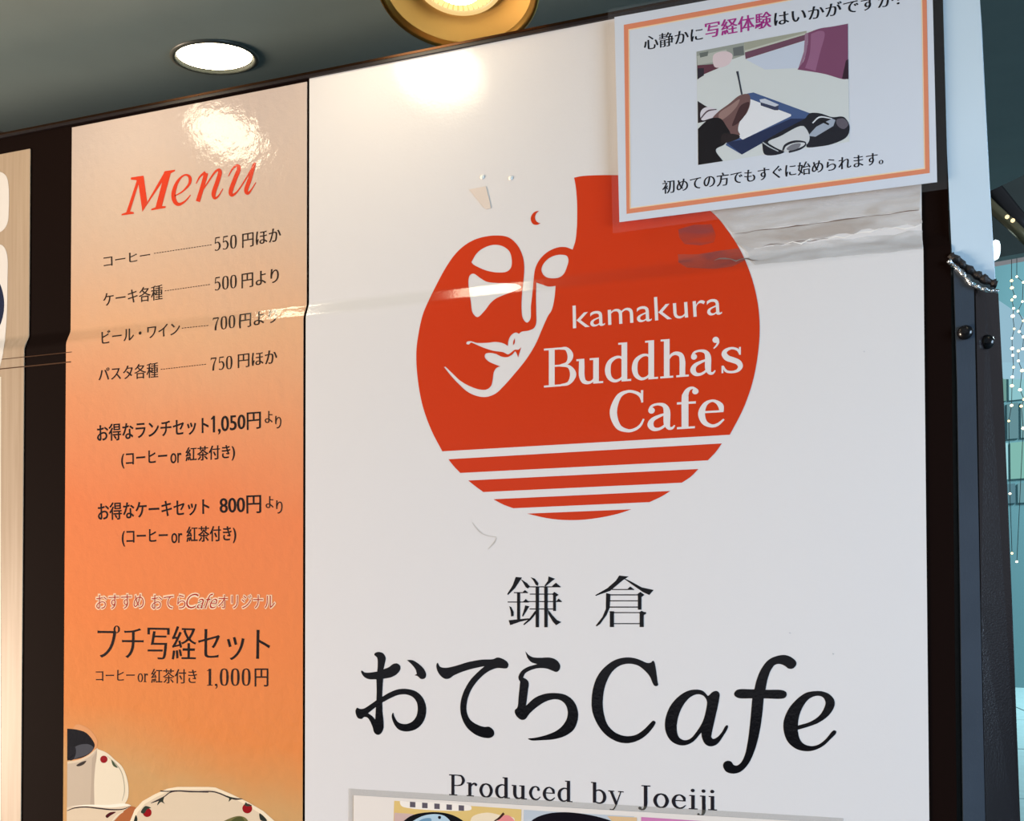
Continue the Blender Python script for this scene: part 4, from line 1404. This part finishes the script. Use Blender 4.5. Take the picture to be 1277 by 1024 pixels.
post_c = at_y(1205, 150, 0.0)
post = empty('corner_post', (post_c.x, 0.0, 1.9))
tag(post, 'pale blue painted metal corner post cut off above the dark steel angle', 'post')
pale = paint('pale_post_paint', (196, 216, 230), 0.42, bump=0.12, bscale=30, var=0.03)
slab([(1171.5, -120), (1210.5, -120), (1222, 0), (1232, 200), (1241, 352), (1228, 346), (1208, 333), (1187, 316), (1181, 190), (1176, 0)], -0.006, (0.012, 0.05, 0), 'post_face', pale, post)
dk = paint('dark_seam', (26, 26, 30), 0.5)
ang = empty('steel_angle', (post_c.x, 0.0, 0.0))
tag(ang, 'dark glossy steel angle with two black bolts along the right edge of the sign', 'post')
steel = paint('dark_steel', (56, 66, 78), 0.25, bump=0.06, bscale=300, var=0.15)
steel2 = paint('dark_steel_bronze', (30, 24, 25), 0.2, bump=0.14, bscale=420, var=0.2)  # brown tint stands in for warm reflections on the side flange
slab([(1179, 331), (1190, 334), (1194.5, 480), (1197.5, 760), (1201.5, 1080), (1189, 1080), (1186.5, 760), (1184.5, 480)], [-0.002] * 8, (0, .03, 0), 'inner_flange', paint('flange', (30, 38, 40), .35, bump=.3), ang)
slab([(1189.5, 336), (1201, 344), (1214.5, 359), (1217, 480), (1222.5, 760), (1230, 1080), (1202, 1080), (1198, 760), (1194, 480)], -0.010, (0, .004, 0), 'front_flange', steel, ang)
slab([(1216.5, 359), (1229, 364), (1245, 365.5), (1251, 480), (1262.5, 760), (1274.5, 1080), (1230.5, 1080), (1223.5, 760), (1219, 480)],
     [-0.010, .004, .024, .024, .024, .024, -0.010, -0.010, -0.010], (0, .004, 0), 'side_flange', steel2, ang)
slab([(1214, 356), (1217.5, 357), (1220, 480), (1225, 760), (1231.5, 1080), (1228.5, 1080), (1222, 760), (1216.5, 480)], -0.0085, (0, .006, 0), 'corner_bead', dk, ang)
for (px, py) in ((1203.5, 415), (1230.5, 427)):
    p = at_y(px, py, -0.011 if px < 1210 else 0.004)
    bolt = obj('bolt', *lathe([(0.0088, 0.0), (0.0088, 0.0025), (0.0075, 0.0050), (0.004, 0.0068), (0.0001, 0.0072)], p, (-0.2, -1, 0.0), 20), paint('bolt_black', (16, 15, 18), 0.2), parent=ang, smooth=True)
    v, f = lathe([(0.0035, 0.0062), (0.0035, 0.0082), (0.0001, 0.0082)], p, (-0.2, -1, 0), 6)
    obj('bolt_socket', v, f, paint('bolt_metal', (60, 60, 66), .2, metal=.8), parent=bolt)
# ragged weld bead along the cut
random.seed(11)
bead = crv([(1183, 325, 0), (1192, 333, 0), (1202, 343, 0), (1213, 355, 0), (1226, 360.5, 0), (1236, 362.5, 0), (1245, 363, 0)], 6)
pts = [at_y(p.x, p.y + random.uniform(-.7, .7), -0.013) for p in bead]
v, f = tube(pts, [0.0022 + random.uniform(-.0007, .0010) for _ in pts], 8)
tag(obj('weld_bead', v, f, paint('bright_weld', (196, 204, 212), .22, metal=.9, bump=.8, bscale=400), parent=ang, smooth=True), 'rough silver weld bead')
crk = crv([(1185, 318.5, 0), (1200, 330, 0), (1215, 341, 0), (1230, 350, 0), (1243, 355, 0)], 6)
pts = [at_y(p.x, p.y + random.uniform(-.8, .8), -0.0075) for p in crk]
v, f = tube(pts, [0.0042 + random.uniform(-.0012, .0016) for _ in pts], 8)
obj('cut_edge', v, f, paint('charred_edge', (34, 28, 28), .55, bump=.8, bscale=300), parent=ang, smooth=True)  # dark band along the gap between post and angle

# ------------------------------------------------------------------ street behind on the right
def far(px, py, d):
    w = ray(px, py)
    return CAM + w * (d / Vector((w.x, w.y, 0)).length)


pave = paint('pale_paving', (150, 186, 190), 0.45, var=0.08, bump=.1)
joint = paint('paving_joint', (60, 80, 84), 0.7)
v, f = box(-6, 60, -12, 90, -0.12, -0.02)
floor = tag(obj('floor', v, f, joint, origin=(0, 0, 0)), kind='structure')
tile_me = None
for i in range(0, 12):
    for j in range(1, 8):
        x0, y0 = 1.0 + i * 2.7 * .9, 1.2 + j * 2.7
        c = Vector((x0 + 1.3, y0 + 1.3, 0)) - Vector((CAM.x, CAM.y, 0))
        cc = ROT @ c
        if cc.z > -1:
            continue
        px = CX + F_PX * cc.x / -cc.z
        if not (1100 < px < 1480):
            continue
        if tile_me is None:
            v, f = box(0, 2.40, 0, 2.67, -0.02, 0.0)
            o = obj('paving_slab', [(a + x0, b_ + y0, c_) for a, b_, c_ in v], f, pave, parent=floor)
            o.data.transform(Matrix.Translation((-x0, -y0, 0)))
            o.location = (x0, y0, 0)
            tile_me = o.data
        else:
            o = bpy.data.objects.new('paving_slab', tile_me)
            COL.objects.link(o)
            o.parent = floor
            o.location = (x0, y0, random.uniform(-.002, .002))
        if len([c_ for c_ in floor.children]) > 60:
            break


def wall_seg(name, pa, pb, z0, z1, thick, mat):
    """upright wall between two plan points"""
    a, b_ = Vector((pa.x, pa.y, 0)), Vector((pb.x, pb.y, 0))
    d = (b_ - a).normalized()
    nrm = Vector((-d.y, d.x, 0)) * thick
    V = [a + Vector((0, 0, z0)), b_ + Vector((0, 0, z0)), b_ + Vector((0, 0, z1)), a + Vector((0, 0, z1))]
    v, f = prism(V, [p + nrm for p in V])
    return v, f


def zat(py, px, d):
    return far(px, py, d).z


# dark canopy fascia, upper right
pa, pb = far(1150, 500, 4.2), far(1420, 500, 4.2)
can = empty('canopy_fascia', tuple(Vector(((pa.x + pb.x) / 2, (pa.y + pb.y) / 2, zat(330, 1250, 4.2)))))
tag(can, 'dark teal canopy panels with a black joint behind the corner post', 'canopy')
dark_p = paint('dark_teal_panel', (38, 50, 54), 0.35, var=.08)
grey_p = paint('grey_teal_panel', (64, 72, 68), 0.4, var=.15)
for nm, y0, y1, mt in (('upper_panel', -260, 213.5, dark_p), ('lower_panel', 218, 322, grey_p)):
    v, f = wall_seg(nm, pa, pb, zat(y1, 1250, 4.2), zat(y0, 1250, 4.2), 0.05, mt)
    obj(nm, v, f, mt, parent=can)
v, f = wall_seg('joint', pa, pb, zat(219, 1250, 4.2), zat(212, 1250, 4.2), 0.02, black_mat)
obj('joint_strip', [p + Vector((0, 0.04, 0)) for p in v], f, black_mat, parent=can)
# sloping rail in front of the fascia
rail = [far(1215, 205, 4.0), far(1240, 240, 4.0), far(1262, 268, 4.0), far(1300, 310, 4.0)]
v, f = tube(rail, [0.036] * 4, 12)
tag(obj('sloping_rail', v, f, paint('rail_dark', (30, 30, 32), .3), origin=tuple(rail[1]), smooth=True), 'dark sloping handrail in front of the grey canopy panel', 'rail')
rail = [far(1215, 236, 3.95), far(1240, 261, 3.95), far(1262, 281, 3.95), far(1300, 318, 3.95)]
v, f = tube(rail, [0.020] * 4, 12)
tag(obj('brass_rail', v, f, paint('rail_olive', (118, 112, 84), .3, metal=.5), origin=tuple(rail[1]), smooth=True), 'thin olive metal rail with two glints below the dark handrail', 'rail')
for k_, (px, py) in enumerate(((1256, 270.5), (1263, 275))):  # glints of the rail, put in as small glowing beads
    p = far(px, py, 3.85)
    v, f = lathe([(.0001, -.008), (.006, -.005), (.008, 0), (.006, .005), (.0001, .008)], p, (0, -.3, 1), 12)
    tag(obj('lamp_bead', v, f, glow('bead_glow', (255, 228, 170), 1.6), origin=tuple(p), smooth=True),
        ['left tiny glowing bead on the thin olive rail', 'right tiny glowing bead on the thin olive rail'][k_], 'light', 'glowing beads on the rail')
p = far(1241, 312, 4.0)
v, f = lathe([(.0001, -.042), (.013, -.034), (.018, -.018), (.019, 0), (.018, .018), (.013, .034), (.0001, .042)], p, (.05, 0, 1), 18)
tag(obj('street_lamp', v, f, glow('lamp_white', (214, 240, 255), 3.0), origin=tuple(p), smooth=True), 'small oblong bluish white lamp beside the corner post', 'light')

# glass facade with panes, far
fa, fb = far(1200, 500, 19), far(1400, 500, 19)
bld = empty('glass_building', tuple(Vector(((fa.x + fb.x) / 2, (fa.y + fb.y) / 2, 0))))
tag(bld, 'pale teal glass fronted building across the street on the right', 'building')
fr = paint('facade_dark', (84, 122, 128), .5)
v, f = wall_seg('w', fa, fb, 0, zat(330, 1260, 19), .3, fr)
obj('wall', v, f, fr, parent=bld)
random.seed(5)
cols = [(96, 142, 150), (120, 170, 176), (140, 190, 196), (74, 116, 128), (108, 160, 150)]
dd = (Vector((fb.x, fb.y, 0)) - Vector((fa.x, fa.y, 0))).normalized()
nn = Vector((dd.y, -dd.x, 0))
if nn.y > 0: nn = -nn
LW = (Vector((fb.x, fb.y, 0)) - Vector((fa.x, fa.y, 0))).length
rowsy = [(452, 500), (504, 548), (553, 598), (604, 628)]
for (ya, yb) in rowsy:
    z1, z0 = zat(ya, 1260, 19), zat(yb, 1260, 19)
    x = 0.1
    while x < LW - .3:
        w = random.uniform(.16, .34)
        a = Vector((fa.x, fa.y, 0)) + dd * x + nn * .04
        b_ = a + dd * w
        c_ = random.choice(cols)
        v, f = prism([a + Vector((0, 0, z0)), b_ + Vector((0, 0, z0)), b_ + Vector((0, 0, z1)), a + Vector((0, 0, z1))],
                     [q - nn * .03 + Vector((0, 0, zz)) for q, zz in ((a, z0), (b_, z0), (b_, z1), (a, z1))])
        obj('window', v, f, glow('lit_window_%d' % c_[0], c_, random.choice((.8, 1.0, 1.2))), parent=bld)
        x += w + .04
# pale blue sloping awning
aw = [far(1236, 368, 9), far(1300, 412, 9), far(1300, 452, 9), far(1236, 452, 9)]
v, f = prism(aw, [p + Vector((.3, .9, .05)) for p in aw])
tag(obj('sloping_awning', v, f, glow('awning_glass', (150, 190, 208), .9), origin=tuple(aw[3])), 'pale blue sloping glass awning lit from behind the fairy lights', 'awning')  # own glow stands in for sky light coming through the glass
# low dark planter wall and kerb
pa, pb = far(1200, 740, 24), far(1420, 740, 24)
v, f = wall_seg('p', pa, pb, 0, zat(731, 1265, 24), .4, fr)
tag(obj('planter_wall', v, f, paint('planter_teal', (52, 92, 96), .5, var=.1), origin=(pa.x, pa.y, 0)), 'low dark teal planter wall at the far edge of the paving', 'wall')
# shrubs
leafm = [paint('leaf_a', (34, 58, 44), .6, var=.3), paint('leaf_b', (66, 84, 44), .6, var=.3), paint('leaf_c', (20, 36, 34), .6, var=.3)]


def shrub(c, r, h, n, name, label, cat, group=None):
    t = empty(name, (c.x, c.y, c.z))
    tag(t, label, cat, group)
    V, F, I = [], [], []
    for i in range(n):
        th, u = random.uniform(0, 2 * math.pi), random.random()
        rr = r * math.sqrt(random.random())
        p = Vector((c.x + rr * math.cos(th), c.y + rr * math.sin(th), c.z + h * u))
        s = random.uniform(.05, .12)
        a = Vector((random.uniform(-1, 1), random.uniform(-1, 1), random.uniform(-1, 1))).normalized() * s
        b_ = Vector((random.uniform(-1, 1), random.uniform(-1, 1), random.uniform(-1, 1))).normalized() * s * .6
        k0 = len(V)
        V += [p - a, p + b_, p + a, p - b_]
        F.append((k0, k0 + 1, k0 + 2, k0 + 3))
        I.append(random.randrange(3))
    o = obj('foliage', V, F, leafm, parent=t, mat_idx=I)
    tag(o, kind='stuff')
    v, f = tube([c, c + Vector((0, 0, h * .6))], [.04, .02], 6)
    obj('stem', v, f, paint('bark', (50, 40, 34), .8), parent=t)
    return t


q0 = far(1258, 740, 22)
shrub(Vector((q0.x, q0.y, 0.2)), .55, 1.9, 1500, 'street_shrub', 'dark green shrub below the building, left of the pair', 'shrub', 'shrubs on the planter')
q0 = far(1318, 740, 20.5)
shrub(Vector((q0.x, q0.y, 0.2)), .6, 2.2, 1500, 'street_shrub', 'dark green shrub at the right border of the picture', 'shrub', 'shrubs on the planter')

# strings of fairy lights
bulb_m = glow('fairy_glow', (255, 218, 140), 4.0)
bulb_w = glow('fairy_glow_warm', (255, 236, 190), 5.0)
LP = [(1268, 345), (1261.5, 350), (1262, 358.8), (1265.5, 370), (1262, 374), (1264, 384.5), (1269.5, 388), (1263, 394), (1264.8, 410), (1271, 413.5), (1262, 421.7), (1262.3, 434.3), (1270, 437.5), (1275.5, 435), (1263, 443),
      (1264, 458), (1274.5, 462), (1262.5, 470), (1262, 481), (1272, 486), (1261.5, 505.5), (1273.5, 506.5), (1258, 525), (1276, 534), (1259.5, 615.5), (1262, 690), (1268, 700.5),
      (1276, 352), (1275, 376), (1276, 400), (1276.5, 420), (1270, 450), (1277, 498), (1284, 380), (1285, 420), (1288, 450), (1286, 490), (1290, 520)]
DT = 7.2
groups = {0: [], 1: [], 2: []}
for (px, py) in LP:
    groups[0 if px < 1266 else (1 if px < 1278 else 2)].append((px, py))
labs = ['left hanging string of warm fairy lights beside the steel angle', 'middle hanging string of warm fairy lights at the right border', 'right hanging string of warm fairy lights past the border']
for gi, pts_ in groups.items():
    pts_.sort(key=lambda q: q[1])
    p0 = far(pts_[0][0], 322, DT)
    t = empty('light_string', tuple(p0))
    tag(t, labs[gi], 'lights', 'fairy light strings')
    line = [p0] + [far(px, py, DT) for px, py in pts_]
    v, f = tube(line, [0.0022] * len(line), 5)
    obj('cable', v, f, paint('cable_dark', (40, 44, 40), .6), parent=t)
    for px, py in pts_:
        p = far(px, py, DT - .02)
        r = random.uniform(.007, .0125)
        v, f = lathe([(.0001, -r), (r * .9, -r * .55), (r, 0), (r * .65, r * .6), (.0001, r * .9)], p, (0, -.1, 1), 10)
        obj('bulb', v, f, random.choice((bulb_m, bulb_w)), parent=t, smooth=True)

for o in bpy.data.objects:
    if '_org' in o.keys():
        del o['_org']
